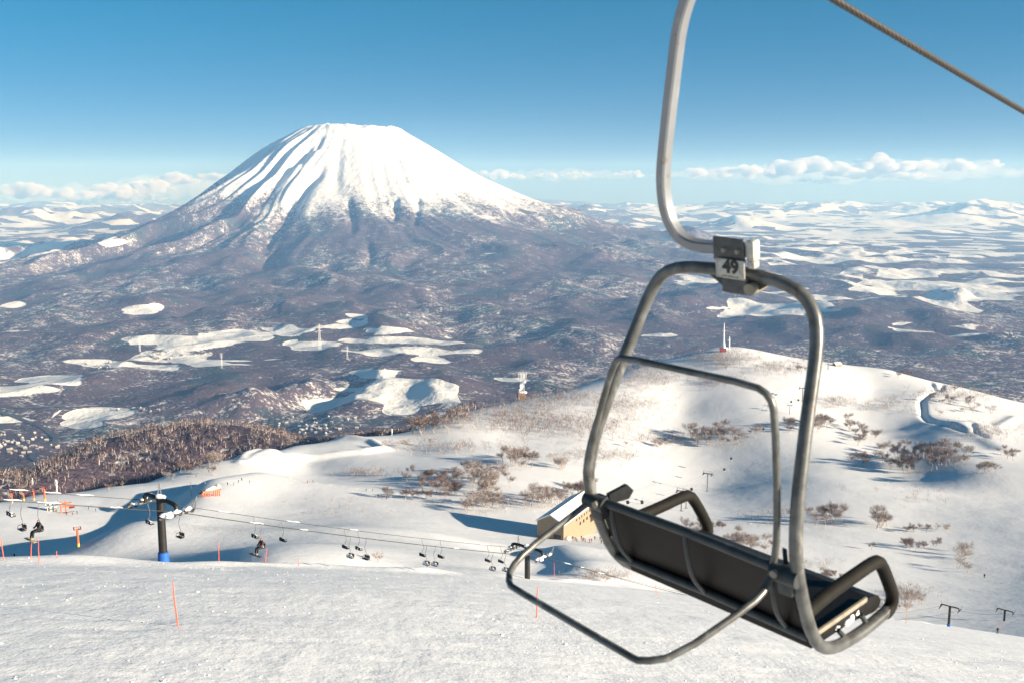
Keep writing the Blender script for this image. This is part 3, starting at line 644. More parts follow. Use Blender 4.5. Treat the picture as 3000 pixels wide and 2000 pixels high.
for Y, vtop, vbase, pad, snow, lab in ((75.0, 1462, 1640, True, True, 'black lift tower with a blue padded foot, on the edge of the run at left'),
    (110.2, 1603, 1692, False, True, 'snow-capped black lift tower standing before the tan hut'),
    (244.6, 1775, 1843, True, False, 'black lift tower with blue padding, lower right behind the chair'),
    (291.0, 1786, 1853, False, False, 'black lift tower without padding at the far right edge')):
    p = line_pt(Y); z = fz(p.x, p.y); u_, v_ = to_px(p.x, p.y, z); top = px_at(u_, vtop, Y)[2]
    h = max(top - z + .1, 2.8); TOW.append(Vector((p.x, p.y, z + h)))
    tower_proto('lift_tower', (p.x, p.y, z), h, lab, pad, snow)
def rope_curve(off, sag):
    pts = [line_pt(25.0)]; pts[0].z = TOW[0].z + 50 * .373 * 1.24
    P = [pts[0]] + [Vector(t) for t in TOW] + [line_pt(420.0)]; P[-1].z = TOW[-1].z - 48
    out = []
    for a, b in zip(P, P[1:]):
        L = (b - a).length; k = max(int(L / 2.5), 6)
        for i in range(k): t = i / k; out.append(a.lerp(b, t) + LP * off - Vector((0, 0, .62 + sag * 4 * t * (1 - t) * (L / 60) ** 2)))
    out.append(P[-1] + LP * off); return out
ROPES = {}
for side, off, lab in (('A', -GAUGE, 'far rope of the chairlift beyond the run, hung with chairs'), ('B', GAUGE, 'near thick rope of the chairlift beyond the run, hung with chairs')):
    ROPES[side] = rope_curve(off, .5)
    MB().tube(ROPES[side], .022 if side == 'A' else .032, 6).build('chairlift_rope', M['black'], label=lab, cat='cable')
# rime on the rope, as separate crusts
for i, u in enumerate([15, 60, 100, 150, 190, 240, 300, 650, 782, 850, 900, 1050, 1330, 1400, 1660, 1700, 1760]):
    best = min(ROPES['A' if i % 2 else 'B'], key=lambda p: abs(to_px(p.x, p.y, p.z)[0] - u))
    k = ROPES['A' if i % 2 else 'B'].index(best); q = ROPES['A' if i % 2 else 'B'][min(k + 1, len(ROPES['A']) - 1)]
    d = (q - best).normalized(); L = R_.uniform(.4, .9)
    MB().tube([best - d * L + Vector((0, 0, .06)), best - d * L * .3 + Vector((0, 0, .05)), best + d * L * .5 + Vector((0, 0, .09)), best + d * L + Vector((0, 0, .06))], [.015, .034, .036, .015], 7).build('rime_crust', M['snow'],
        label='white rime crust frozen along the chairlift rope', cat='rime', group='rime crusts on the chairlift rope')
def small_chair(name, snow):
    t = thing(name, (0, 0, 0), 'x', 'chairlift chair')
    MB().tube(smooth_path([(0,0,0),(0,0,-.25),(.05,0,-.45),(.28,0,-.72),(.33,0,-.95),(.0,0,-1.35) if False else (.30,0,-1.2),(.06,0,-1.45),(.0,0,-1.7),(0,-.05,-2.05)]), .035, 6).build('hanger', M['grey'], t)
    MB().box((0, .16, -2.05), (1.0, .42, .07), bev=.02).build('seat', M['black'], t)
    MB().box((0, -.10, -1.86), (1.0, .05, .30), bev=.02).build('backrest', M['black'], t)
    for sx in (-1, 1): MB().tube([(sx*.5,-.08,-1.80),(sx*.5,.26,-1.82),(sx*.5,.34,-2.05)], .025, 6).build('armrest', M['black'], t)
    MB().tube([(-.02,-.1,-1.62),(-.48,-.1,-1.72),(-.5,-.1,-2.05)], .025, 6).build('bail', M['grey'], t)
    if snow:
        MB().blob((0, .14, -1.93), (.46, .26, .17), seed=3, rough=.35).build('snow_load', M['snow'], t)
    return t
protoS, protoN = small_chair('lift_chair', True), small_chair('lift_chair', False)
def rope_at(side, u):
    best = None
    for a, b in zip(ROPES[side], ROPES[side][1:]):
        ua, ub = to_px(a.x, a.y, a.z)[0], to_px(b.x, b.y, b.z)[0]
        if ua <= u <= ub or ub <= u <= ua: best = a.lerp(b, (u - ua) / (ub - ua)); break
    return best or ROPES[side][0]
used = {True: False, False: False}
CHAIRS = [(22,'A',1,'snow-laden lift chair at the left picture edge under the rimed rope'),(62,'B',0,'bare lift chair near the left edge, beside the seated rider in black'),
 (432,'A',1,'snow-heaped lift chair just left of the blue-footed tower'),(527,'B',0,'bare lift chair just right of the blue-footed tower'),
 (743,'A',1,'snowy lift chair just left of the dark-clothed snowboard rider'),(825,'A',0,'bare lift chair right of the dark-clothed snowboard rider'),
 (1009,'A',0,'bare lift chair, leftmost of the bunch of four midway along the rope'),(1027,'B',1,'snow-topped lift chair, second from left in the bunch of four midway'),
 (1048,'A',1,'snow-topped lift chair, third from left in the bunch of four midway'),(1073,'B',0,'bare lift chair, rightmost in the bunch of four midway'),
 (1236,'A',0,'bare lift chair, leftmost of the four in the middle of the rope span'),(1250,'B',1,'snow-topped lift chair, second of the four in the middle of the rope span'),
 (1275,'B',1,'snow-topped lift chair, third of the four in the middle of the rope span'),(1290,'A',0,'bare lift chair, rightmost of the four in the middle of the rope span'),
 (1428,'A',0,'bare lift chair, leftmost of the four just before the snow-capped tower'),(1444,'B',1,'snow-topped lift chair, second of the four before the snow-capped tower'),
 (1467,'A',0,'bare lift chair, third of the four just before the snow-capped tower'),(1482,'B',1,'snow-topped lift chair, closest to the snow-capped tower')]
RIDERS = [(112,'B',0,'lift chair carrying a rider in black at the left edge'),(766,'B',1,'snowy lift chair carrying a snowboarder in dark clothes')]
rider_spots = []
for u, side, sn, lab in CHAIRS + RIDERS:
    p = rope_at(side, u); rz = LROT + (math.pi if side == 'B' else 0); src = protoS if sn else protoN
    if not used[bool(sn)]: used[bool(sn)] = True; c = src; c.location = p; c.rotation_euler = (0, 0, rz); c['label'] = lab
    else: c = dup(src, p, rz, lab)
    c.scale = (.72, .72, .95)
    c['group'] = 'chairs hanging on the lift beyond the run'
    if (u, side, sn, lab) in RIDERS: rider_spots.append((p, rz))

# ------------------------------------------------------------------ people
M['cloth'] = [plain('dark_jacket', (0.02, 0.02, 0.025), 0.8), plain('dark_trousers', (0.015, 0.017, 0.02), 0.8), plain('skin', (0.45, 0.26, 0.18), 0.6), plain('dark_helmet', (0.03, 0.03, 0.03), 0.4), plain('tan_boots', (0.45, 0.32, 0.17), 0.7)]
def skin_body(name, joints, bones, root=0):
    me = bpy.data.meshes.new(name); me.from_pydata([j[0] for j in joints], bones, []); o = bpy.data.objects.new('tmp_body', me); COL.objects.link(o)
    sk = o.modifiers.new('skin', 'SKIN'); sk.use_smooth_shade = True; sd = o.modifiers.new('sub', 'SUBSURF'); sd.levels = 1; sd.render_levels = 1
    for i, (p, r) in enumerate(joints): me.skin_vertices[0].data[i].radius = (r, r); me.skin_vertices[0].data[i].use_root = (i == root)
    dg = bpy.context.evaluated_depsgraph_get(); out = bpy.data.meshes.new_from_object(o.evaluated_get(dg)); bpy.data.objects.remove(o); out.name = name; return out
def paint(me, rule, mats):
    me.materials.clear()
    for m in mats: me.materials.append(m)
    for p in me.polygons: p.material_index = rule(p.center)
    return me
BONES = [(0,1),(1,2),(2,3),(3,4),(2,5),(5,6),(6,7),(2,8),(8,9),(9,10),(0,11),(11,12),(12,13),(13,14),(0,15),(15,16),(16,17),(17,18)]
stand = skin_body('standing_body', [((0,0,.92),.15),((0,0,1.18),.155),((0,.01,1.42),.13),((0,.02,1.53),.065),((0,.03,1.66),.115),
 ((-.2,0,1.40),.075),((-.29,.05,1.13),.06),((-.24,.24,.98),.05),((.2,0,1.40),.075),((.29,.05,1.13),.06),((.24,.24,.98),.05),
 ((-.11,.02,.86),.105),((-.13,.09,.48),.08),((-.13,.0,.10),.065),((-.13,.17,.05),.055),((.11,.02,.86),.105),((.13,.09,.48),.08),((.13,.0,.10),.065),((.13,.17,.05),.055)], BONES)
JK = {'black': (0.02,0.02,0.025), 'red': (0.55,0.04,0.04), 'navy': (0.03,0.05,0.14), 'grey': (0.20,0.20,0.22), 'pink': (0.6,0.14,0.2), 'orange': (0.8,0.18,0.04), 'green': (0.05,0.16,0.10)}
BODY = {}
for k, c in JK.items():
    me = stand.copy(); BODY[k] = paint(me, lambda c: 1 if c.z < .88 else (3 if c.z > 1.66 or (c.z > 1.55 and c.y < 0) else (2 if c.z > 1.53 else 0)), [plain('jacket_' + k, c, .8), M['cloth'][1], M['cloth'][2], M['cloth'][3]])
def seated(name, hd):
    return skin_body(name, [((0,.02,.12),.16),((0,-.03,.36),.16),((0,.0,.60),.135),((0,.03,.72),.065),((0,.07,.85),.115),
     ((-.2,.02,.58),.08),((-.26,.14,.34),.065),((-.18,.36,.28),.05),((.2,.02,.58),.08),((.26,.14,.34),.065),((.18,.36,.28),.05),
     ((-.11,.14,.11),.11),((-.13,.50,.10),.085),((-.13,.54,-.32),.07),((-.13,.70,-.36),.06),((.11,.14,.11),.11),((.13,.50,.10),.085),((.13,.58,-.32),.07),((.13,.74,-.36),.06)], BONES)
sb = [plain('snowboard_deck', (0.42, 0.33, 0.22), 0.5), plain('dark_snowboard', (0.05, 0.05, 0.06), 0.5)]
for i, ((p, rz), lab, lab2) in enumerate(zip(rider_spots, ('person in black sitting on a lift chair at the left edge', 'person in a dark reddish jacket riding the lift chair at centre left'),
        ('pale tan snowboard on the feet of the black-clad rider', 'dark snowboard on the feet of the centre-left rider'))):
    mats = list(M['cloth'])
    if i: mats[0] = plain('maroon_jacket', (0.06, 0.022, 0.022), 0.8)
    me = paint(seated('seated_body', 1), lambda c: 4 if c.z < -.27 else (1 if c.z < .16 or (c.z < .2 and c.y > .3) else (3 if c.z > .87 or (c.z > .74 and c.y < .05) else (2 if c.z > .74 else 0))), mats)
    sd = Matrix.Rotation(rz, 4, 'Z')
    b = link('person', me, None, label=lab, cat='person', group='people on the snow and the lifts'); b.location = p + sd @ Vector((0, .06, -2.03)); b.rotation_euler = (0, 0, rz)
    bd = MB().box((0, .66, -.435), (1.5, .27, .025), bev=.01).build('snowboard', sb[i], label=lab2, cat='snowboard'); bd.location = b.location; bd.rotation_euler = (0, 0, rz)
def person(p, jacket, label, rz=None, sc=1.0):
    o = link('person', BODY[jacket], label=label, cat='person', group='people on the snow and the lifts')
    o.location = p; o.rotation_euler = (0, 0, R_.uniform(0, 6.28) if rz is None else rz); o.scale = (sc,) * 3; return o
cyc = ['black', 'red', 'navy', 'grey', 'black', 'pink', 'black', 'green']
for i, (a, b) in enumerate([(1555,770),(1578,776),(1605,780),(1628,800),(1697,760),(1712,792),(1737,790),(1762,806),(1832,812),(1862,806),(1918,766),(2006,772),(2022,832),(2064,842)]):
    person(hit(1400 + a / 5.6, 1440 + b / 5.6 + 3), cyc[i % 8], 'tiny figure in the crowd of skiers before the tan hut', sc=1.15)
for i, (a, b, lab) in enumerate([(350,216,'lone tiny skier, upper left above the orange snow-topped station'),(527,150,'lone tiny skier, highest on the bumpy snow by the gully edge'),(475,326,'tiny skier just above the orange station roof'),
  (784,326,'tiny skier, first of five below the piled snow'),(872,330,'tiny skier, second of five below the piled snow'),(935,296,'tiny skier, third of five below the piled snow'),(980,268,'tiny skier, fourth of five below the piled snow'),(1087,296,'tiny skier, last of five below the piled snow'),
  (1885,296,'tiny figure in red on the pale snow right of the banked track'),(1963,292,'tiny dark figure beside the one in red on the pale snow')]):
    person(hit(500 + a / 4.704, 1350 + b / 4.704 + 1), 'red' if 'in red' in lab else ('black', 'navy', 'grey')[i % 3], lab, sc=1.1)
for i, (a, b) in enumerate([(612,530),(652,530),(690,570),(717,575),(745,580),(757,575)]):
    person(hit(800 + a / 2.24, 1200 + b / 2.24 + 2), ('black', 'navy')[i % 2], 'tiny dark skier in the line crossing smooth snow above the rope', sc=1.1)
for i, (a, b, lab) in enumerate([(820,520,'tiny figure between the small cream hut and the orange lift frame'),(1355,580,'tiny skier, left one of two on the snow right of the orange frame'),(1465,612,'tiny skier, right one of two on the snow right of the orange frame'),
  (1020,668,'tiny figure queueing under the orange lift frame, leftmost'),(1115,662,'tiny figure queueing under the orange lift frame, middle'),(1180,652,'tiny figure queueing under the orange lift frame, rightmost'),(225,1325,'lone tiny skier low down between the orange poles at left')]):
    person(hit(a / 5.227, 1380 + b / 5.227), ('black', 'grey', 'navy')[i % 3], lab, sc=1.1)
person(fore_at(2922, 1856), 'black', 'dark skier on the run beside the tower at the far right', sc=1.0)
person(hit(2884, 1692), 'black', 'lone dark skier on the smooth snow, far right above the towers', sc=1.2)

# ------------------------------------------------------------------ orange marker poles
pole_proto = None
POLES = [(520,1690,1835,'tall orange pole standing alone on the open run at lower left'),(1571,1709,1811,'orange pole on the run seen through the loop of the raised safety bar'),(11,1570,1640,'orange pole at the very left edge of the run'),
 (90,1584,1632,'thin leaning orange pole, second from the left edge'),(114,1575,1647,'tall orange pole, third from the left edge'),(167,1611,1634,'short orange pole left of the blue shadow'),(410,1584,1631,'orange pole, leftmost of the cluster left of the black tower'),
 (430,1582,1632,'orange pole, nearest of the cluster left of the black tower'),(510,1593,1635,'orange pole just right of the blue-padded tower foot'),(641,1582,1646,'orange pole on the edge, between tower and snowboard rider'),
 (777,1600,1650,'leaning orange pole right below the snowboard rider'),(875,1633,1656,'short orange pole stub on the edge right of the rider'),(1069,1629,1653,'short orange pole under the bunch of four chairs'),
 (1177,1595,1656,'orange pole standing in the middle of the run edge'),(1624,1642,1694,'orange pole right of the snow-capped tower'),(1922,1700,1745,'faint orange pole below the dark backrest'),
 (2653,1756,1826,'orange pole right of the chair armrest'),(2933,1807,1856,'thin orange pole beside the tower at far right')]
for i, (u, v0, v1, lab) in enumerate(POLES):
    p = fore_at(u, v1); d = p.y; h = (v1 - v0) / FPX * d * 1.02
    lean = R_.uniform(-.06, .06) if 'leaning' not in lab else .14
    if pole_proto is None:
        t = thing('marker_pole', p, lab, 'pole', 'orange marker poles along the run')
        MB().tube([(0,0,-.6/3),(.01,0,.25),(-.005,0,.6),(.012,0,1.0)], [.021,.02,.018,.014], 7).build('cane', M['pole'], t)
        MB().tube([(0,0,.63),(0,0,.645)], .026, 7).build('knot', M['pole'], t); pole_proto = t; o = t
    else: o = dup(pole_proto, p, 0, lab)
    o.location = p; o.rotation_euler = (R_.uniform(-.04, .04), lean, 0); o.scale = (1.35, 1.35, max(h, .5))

# ------------------------------------------------------------------ orange lift at the left, its stations and masts
def orange_tower(p, h, label, first=[None]):
    if first[0] is None:
        t = thing('orange_lift_tower', p, label, 'lift tower', 'orange lift towers at the left')
        MB().tube([(0,0,-.15),(0,0,.86)], [.055,.048], 10).build('shaft', M['orange'], t)
        MB().tube([(0,0,-.1),(0,0,.2)], [.064,.062], 10).build('base', M['yellow'], t)
        hd = MB().box((0,0,.875), (.34,.05,.035)).build('crossarm', M['orange'], t)
        for sx in (-1,1): MB().box((sx*.15,0,.93), (.035,.3,.09)).build('sheave_beam', M['red'], t)
        for k in range(4): MB().tube([(-.13+.087*k,0,.88),(-.13+.087*k,0,.99)], .008, 5).build('rail_post', M['red'], t)
        MB().box((0,0,.995), (.3,.03,.012)).build('rail', M['red'], t); first[0] = t; o = t
    else: o = dup(first[0], p, None, label)
    o.scale = (h, h, h); o.rotation_euler = (0, 0, .5); return o
for u, vt, vb, lab in ((230,1537,1602,'nearest orange lift tower with a yellow foot, beside the blue snow shadow'),(36,1438,1472,'orange lift tower, leftmost of the far row of four'),(70,1430,1466,'orange lift tower, second from left in the far row of four'),
   (100,1430,1464,'orange lift tower, third from left in the far row of four'),(132,1422,1468,'orange lift tower, rightmost and tallest in the far row of four')):
    p = hit(u, vb); orange_tower(p, (vb - vt) / FPX * p.y, lab)
def station(p, s, label, dark):
    t = thing('lift_station', p, label, 'lift station', None, .75); t.scale = (s, s, s)
    for x in (-4.5, -1.5, 2.5, 5):
        for y in (-1.3, 1.3): MB().tube([(x, y, -1), (x, y, 3.0)], .38, 8).build('column', M['orange'], t)
    MB().box((0, 0, 3.2), (13, 3.6, .5), bev=.1).build('roof_beam', M['orange'], t)
    MB().box((-1, 0, 3.9), (10, 3.4, .9), bev=.3).build('machine_housing', M['rust'], t)
    MB().blob((1.5, 0, 4.6), (5.2, 2.2, 1.1), seed=4, rough=.22).build('snow_cap', M['snow'], t)
    MB().blob((4.8, 0, 4.9), (2.3, 2.0, 1.5), seed=6, rough=.2).build('snow_cap', M['plate'], t)
    MB().tube([(-6.2,0,2.7),(-6.2,0,2.9)], 1.9, 18).build('bullwheel', M['grey'], t)
    return t
p = hit(618, 1452); station(p, .0085 * p.y / 5.0, 'long orange lift station under thick snow above the blue shadow', 0)
p = hit(190, 1502)
t = thing('small_lift_station', p, 'small orange lift frame with columns beside the cream hut at left', 'lift station', None, .4)
for x in (-1.6, .6): MB().tube([(x,0,-.5),(x,0,6.2)], .32, 8).build('column', M['orange'], t)
MB().box((0,0,5.2), (7.0,.6,.5)).build('beam', M['orange'], t); MB().box((1.5,0,3.4), (5.0,.5,.4)).build('beam', M['orange'], t)
MB().tube([(3.4,0,2.6),(3.4,0,2.8)], 1.5, 16).build('bullwheel', M['red'], t); MB().box((0,0,.4), (9,.3,.18)).build('railing', M['galv_dark'], t)
def hut(name, p, d, rz, wall, label, cat, win=0):
    L, W, H, RH = d; t = thing(name, p, label, cat, None, rz)
    w = MB().prism([(-W/2,-2),(W/2,-2),(W/2,H),(0,H+RH),(-W/2,H)], (0,1,0), (0,0,1), (1,0,0), L, (-L/2,0,0)).build('wall', wall, t, smooth=False)
    for s in (-1, 1):
        MB().prism([(0,H+RH+.02),(s*(W/2+.55),H+.02-.55*RH/(W/2)),(s*(W/2+.55),H+.50-.55*RH/(W/2)),(0,H+RH+.55)], (0,1,0), (0,0,1), (1,0,0), L+1.1, (-L/2-.55,0,0)).build('roof_snow', M['snow'], t, smooth=False)
    return t
p = hit(152, 1495); t = hut('ticket_hut', p, (4.5,3.2,3.0,.7), .5, M['plate'], 'small cream hut with snowy roof near the left edge', 'hut')
MB().box((-2.3,0,1.8), (.1,1.6,.7)).build('window', M['glass'], t); MB().blob((0,0,4.0), (2.6,1.8,.5), seed=2).build('snow_cap', M['snow'], t)
for u, vt, vb, lab in ((98,1398,1440,'white rime-plastered mast left of the tallest orange tower'),(170,1402,1480,'white rime-topped mast rising behind the small orange frame'),(561,1408,1452,'thin dark mast left of the long orange station'),(1149,1255,1292,'rimed mast on the edge of the white plateau')):
    p = hit(u, vb); h = (vb - vt) / FPX * p.y; t = thing('snow_mast', p, lab, 'mast')
    MB().tube([(0,0,-.5),(0,0,h)], .11, 7).build('shaft', M['grey'], t)
    if 'dark' not in lab:
        for k in range(3): MB().blob((0,0,h*(.62+.16*k)), (.42,.42,h*.10), seed=k, rough=.35).build('rime', M['rime'], t)
        MB().tube([(-.8,0,h*.8),(.8,0,h*.8)], .08, 6).build('crossbar', M['rime'], t)
    else: MB().tube([(-.9,0,h*.95),(.9,0,h*.95)], .06, 6).build('crossbar', M['grey'], t)

# ------------------------------------------------------------------ the tan hut on the plateau
pc = hit(1612, 1577); ax = Vector((0.45, 0.893, 0)); rz = math.atan2(ax.y, ax.x); W_, H_, RH_, L_ = 13.5, 7.6, 3.6, 40.0
base = Vector((pc.x, pc.y, pc.z + .2)) + ax * (L_ / 2)
t = thing('hut', base, 'long tan ski hut with a snow-covered gable roof on the plateau', 'hut', None, rz)
MB().prism([(-W_/2,-8),(W_/2,-8),(W_/2,H_),(0,H_+RH_),(-W_/2,H_)], (0,1,0), (0,0,1), (1,0,0), L_, (-L_/2,0,0)).build('wall', M['tan'], t, smooth=False)
roof = link('roof', None, parent=t)
for s in (-1, 1):
    MB().prism([(0,H_+RH_+.03),(s*(W_/2+.6),H_+.03-.32),(s*(W_/2+.6),H_+.25),(0,H_+RH_+.62)], (0,1,0), (0,0,1), (1,0,0), L_+1.2, (-L_/2-.6,0,0)).build('roof_slope', M['snow'], roof, smooth=False)
MB().tube([(-L_/2-.6,0,H_+RH_+.55),(L_/2+.6,0,H_+RH_+.55)], .18, 8).build('ridge_cap', M['galv_dark'], roof)
MB().box((-L_/2-.03,0,3.2), (.05,.12,8.0)).build('corner_seam', M['rust'], t)
for k in range(8): MB().box((L_/2-3-3.1*k, -W_/2-.03, 5.2), (1.0,.10,1.1)).build('window', M['glass'], t)
for k in range(5): MB().box((L_/2-3.5-4.2*k, -W_/2-.03, 2.2), (1.7,.10,1.5)).build('window', M['glass'], t)
MB().box((-L_/2-.04, -3.6, 1.4), (.10,3.6,1.8)).build('door', M['glass'], t)
ann = MB().box((L_/2-4, -W_/2-2.2, 1.4), (6,4.4,3.2)).build('annex', M['rust'], t); MB().box((L_/2-4, -W_/2-2.2, 3.2), (6.4,4.8,.4)).build('snow_cap', M['snow'], ann)
MB().tube([(-L_/2+1.0,-W_/2-1.0,.2),(-L_/2+4.0,-W_/2-1.0,.2)], .9, 10).build('snow_heap', M['snow'], t)

# ------------------------------------------------------------------ gondola line over the bowl
def gondola_tower(p, h, label, first=[None]):
    if first[0] is None:
        t = thing('gondola_tower', p, label, 'lift tower', 'grey gondola towers in the white bowl', -.5)
        MB().tube([(0,0,-.2),(0,0,.93)], [.034,.026], 10).build('shaft', M['grey'], t); MB().box((0,0,-.02), (.16,.12,.06)).build('footing', M['grey'], t)
        MB().box((0,0,.93), (.50,.05,.045)).build('crossarm', M['grey'], t)
        for sx in (-1,1):
            MB().box((sx*.22,0,.88), (.03,.34,.05)).build('sheave_beam', M['galv_dark'], t); MB().tube([(sx*.22,0,.95),(sx*.22,0,1.06)], .012, 5).build('post', M['grey'], t)
        MB().box((0,0,1.06), (.46,.03,.022)).build('top_rail', M['rime'], t); first[0] = t; o = t
    else: o = dup(first[0], p, None, label)
    o.scale = (h,) * 3; return o
GT = []
for u, vt, vb, lab in ((1996,1428,1496,'dark gondola tower seen under the left armrest, left one'),(2010,1432,1488,'dark gondola tower seen under the left armrest, right one'),(2072,1378,1438,'grey gondola tower alone on the white bowl floor'),(2313,1183,1212,'small grey gondola tower below the bushes near the right tube'),
    (2350,1132,1175,'grey gondola tower half hidden by the right frame tube'),(2426,1037,1080,'tallest left tower of the cluster on the far crest'),(2436,1036,1062,'second tower of the cluster on the far crest'),(2445,1033,1058,'third tower of the cluster on the far crest')):
    p = hit(u, vb); h = (vb - vt) / FPX * p.y; gondola_tower(p, h, lab); GT.append((p, h))
gr = [GT[k][0] + Vector((0,0,GT[k][1]*.9)) for k in (2,3,4,5)]
st = Vector((GT[2][0].x - 75, GT[2][0].y - 190, GT[2][0].z + 12 + 40))
for off, lab in ((-2.6,'thin left rope of the gondola line'),(2.6,'thin right rope of the gondola line')):
    MB().tube([q + Vector((off,0,0)) for q in [st] + gr], .04, 5).build('gondola_rope', M['grey'], label=lab, cat='cable')
gp = None
for u, v, lab in ((2142,1342,'upper dark gondola cabin above the lone grey tower'),(2122,1374,'lower dark gondola cabin above the lone grey tower'),(2026,1432,'dark gondola cabin just left of the lone grey tower'),(2237,1256,'dark gondola cabin left of the inner safety bar'),(2262,1250,'dark gondola cabin at the inner safety bar tube'),
    (2318,1176,'gondola cabin above the small grey tower'),(2339,1171,'gondola cabin right beside the right frame tube'),(1839,1470,'left dark gondola cabin above the backrest rail'),(1881,1470,'right dark gondola cabin above the backrest rail')):
    d = px_dir(u, v)
    g0 = hit(u, v + 26); p = Vector(d * ((g0.y - 12) / d[1]))
    if gp is None:
        t = thing('gondola_cabin', p, lab, 'gondola', 'gondola cabins over the white bowl')
        MB().box((0,0,0), (1.7,1.9,1.9), bev=.4).build('cabin', M['black'], t); MB().box((0,0,.35), (1.76,1.5,.7), bev=.1).build('window', M['glass'], t); MB().box((.1,0,-.98), (1.5,1.7,.3), bev=.1).build('floor', M['rime'], t)
        MB().tube([(0,0,.9),(.25,0,1.7),(0,0,3.4)], .08, 6).build('hanger', M['grey'], t); gp = t
    else: dup(gp, p, None, lab)

# ------------------------------------------------------------------ radio masts on the crest
def lattice(mb, h, w0, w1, n, r, mi=0):
    for k in range(n):
        z0, z1 = h*k/n, h*(k+1)/n; a, b = w0+(w1-w0)*k/n, w0+(w1-w0)*(k+1)/n
        c0 = [(-a,-a,z0),(a,-a,z0),(a,a,z0),(-a,a,z0)]; c1 = [(-b,-b,z1),(b,-b,z1),(b,b,z1),(-b,b,z1)]
        for i in range(4):
            mb.tube([c0[i], c1[i]], r, 5, mi); mb.tube([c0[i], c1[(i+1)%4]], r*.7, 4, mi); mb.tube([c1[i], c1[(i+1)%4]], r*.7, 4, mi)
    return mb
p = hit(1530, 1172); S = p.y / FPX
t = thing('radio_mast', p, 'white rime-covered radio mast with dishes on a tan block', 'radio mast')
MB().box((0,0,10*S), (24*S,14*S,26*S)).build('equipment_block', M['rust'], t); MB().box((-11*S,3*S,17*S), (8*S,8*S,20*S)).build('side_block', M['tan'], t)
for i in range(3): MB().blob(((-8+8*i)*S,0,24*S), (7*S,7*S,4*S), seed=i).build('snow_cap', M['snow'], t)
m_ = lattice(MB(), 58*S, 6.5*S, 4.5*S, 6, .55*S).build('lattice', M['rime'], t); m_.location = (0,0,22*S); m_['kind'] = 'stuff'
MB().blob((-4*S,0,44*S), (7*S,5*S,9*S), seed=5, rough=.3).build('rime_crust', M['rime'], t)
MB().tube([(7*S,-6*S,58*S),(7.6*S,-9*S,58*S)], [4.6*S,3.6*S], 16).build('dish', M['rime'], t); MB().tube([(-7*S,-5*S,34*S),(-7*S,-8*S,34*S)], 3.2*S, 14).build('dish', M['rime'], t)
for i in range(6): MB().tube([((-11+4.4*i)*S,0,68*S),((-11+4.4*i)*S,0,(84+3*(i%2))*S)], .9*S, 6).build('antenna', M['rime'], t)
p = hit(2119, 1029); S = p.y / FPX
t = thing('radio_mast', p, 'tall tapering white mast with a dark red base on the summit', 'radio mast')
MB().box((-2*S,-3*S,3*S), (17*S,12*S,16*S)).build('equipment_block', M['red'], t)
MB().tube([(0,0,6*S),(0,0,18*S),(0,0,32*S),(0,0,50*S)], [8*S,5.5*S,3.3*S,2.4*S], 8).build('lower_mast', M['rime'], t)
MB().tube([(0,0,50*S),(0,0,84*S)], [1.9*S,1.2*S], 8).build('upper_mast', M['rime'], t); MB().box((0,0,60*S), (9*S,2*S,1.2*S)).build('crossbar', M['rime'], t); MB().box((0,0,46*S), (7*S,2*S,3*S)).build('antenna', M['rime'], t)
MB().blob((6*S,0,8*S), (8*S,6*S,5*S), seed=1).build('snow_cap', M['snow'], t)
p = hit(2136, 1022); t = thing('radio_mast', p, 'short white mast right beside the tall summit mast', 'radio mast')
MB().tube([(0,0,-S),(0,0,30*S),(0,0,38*S)], [2.4*S,2.0*S,.8*S], 8).build('shaft', M['rime'], t); MB().box((-2*S,0,27*S), (5*S,2*S,3.4*S)).build('antenna', M['rime'], t)
p = hit(2452, 1072); t = hut('summit_hut', p, (9,6,3,1.6), .4, M['rust'], 'small brown hut at the cluster of towers on the far crest', 'hut')

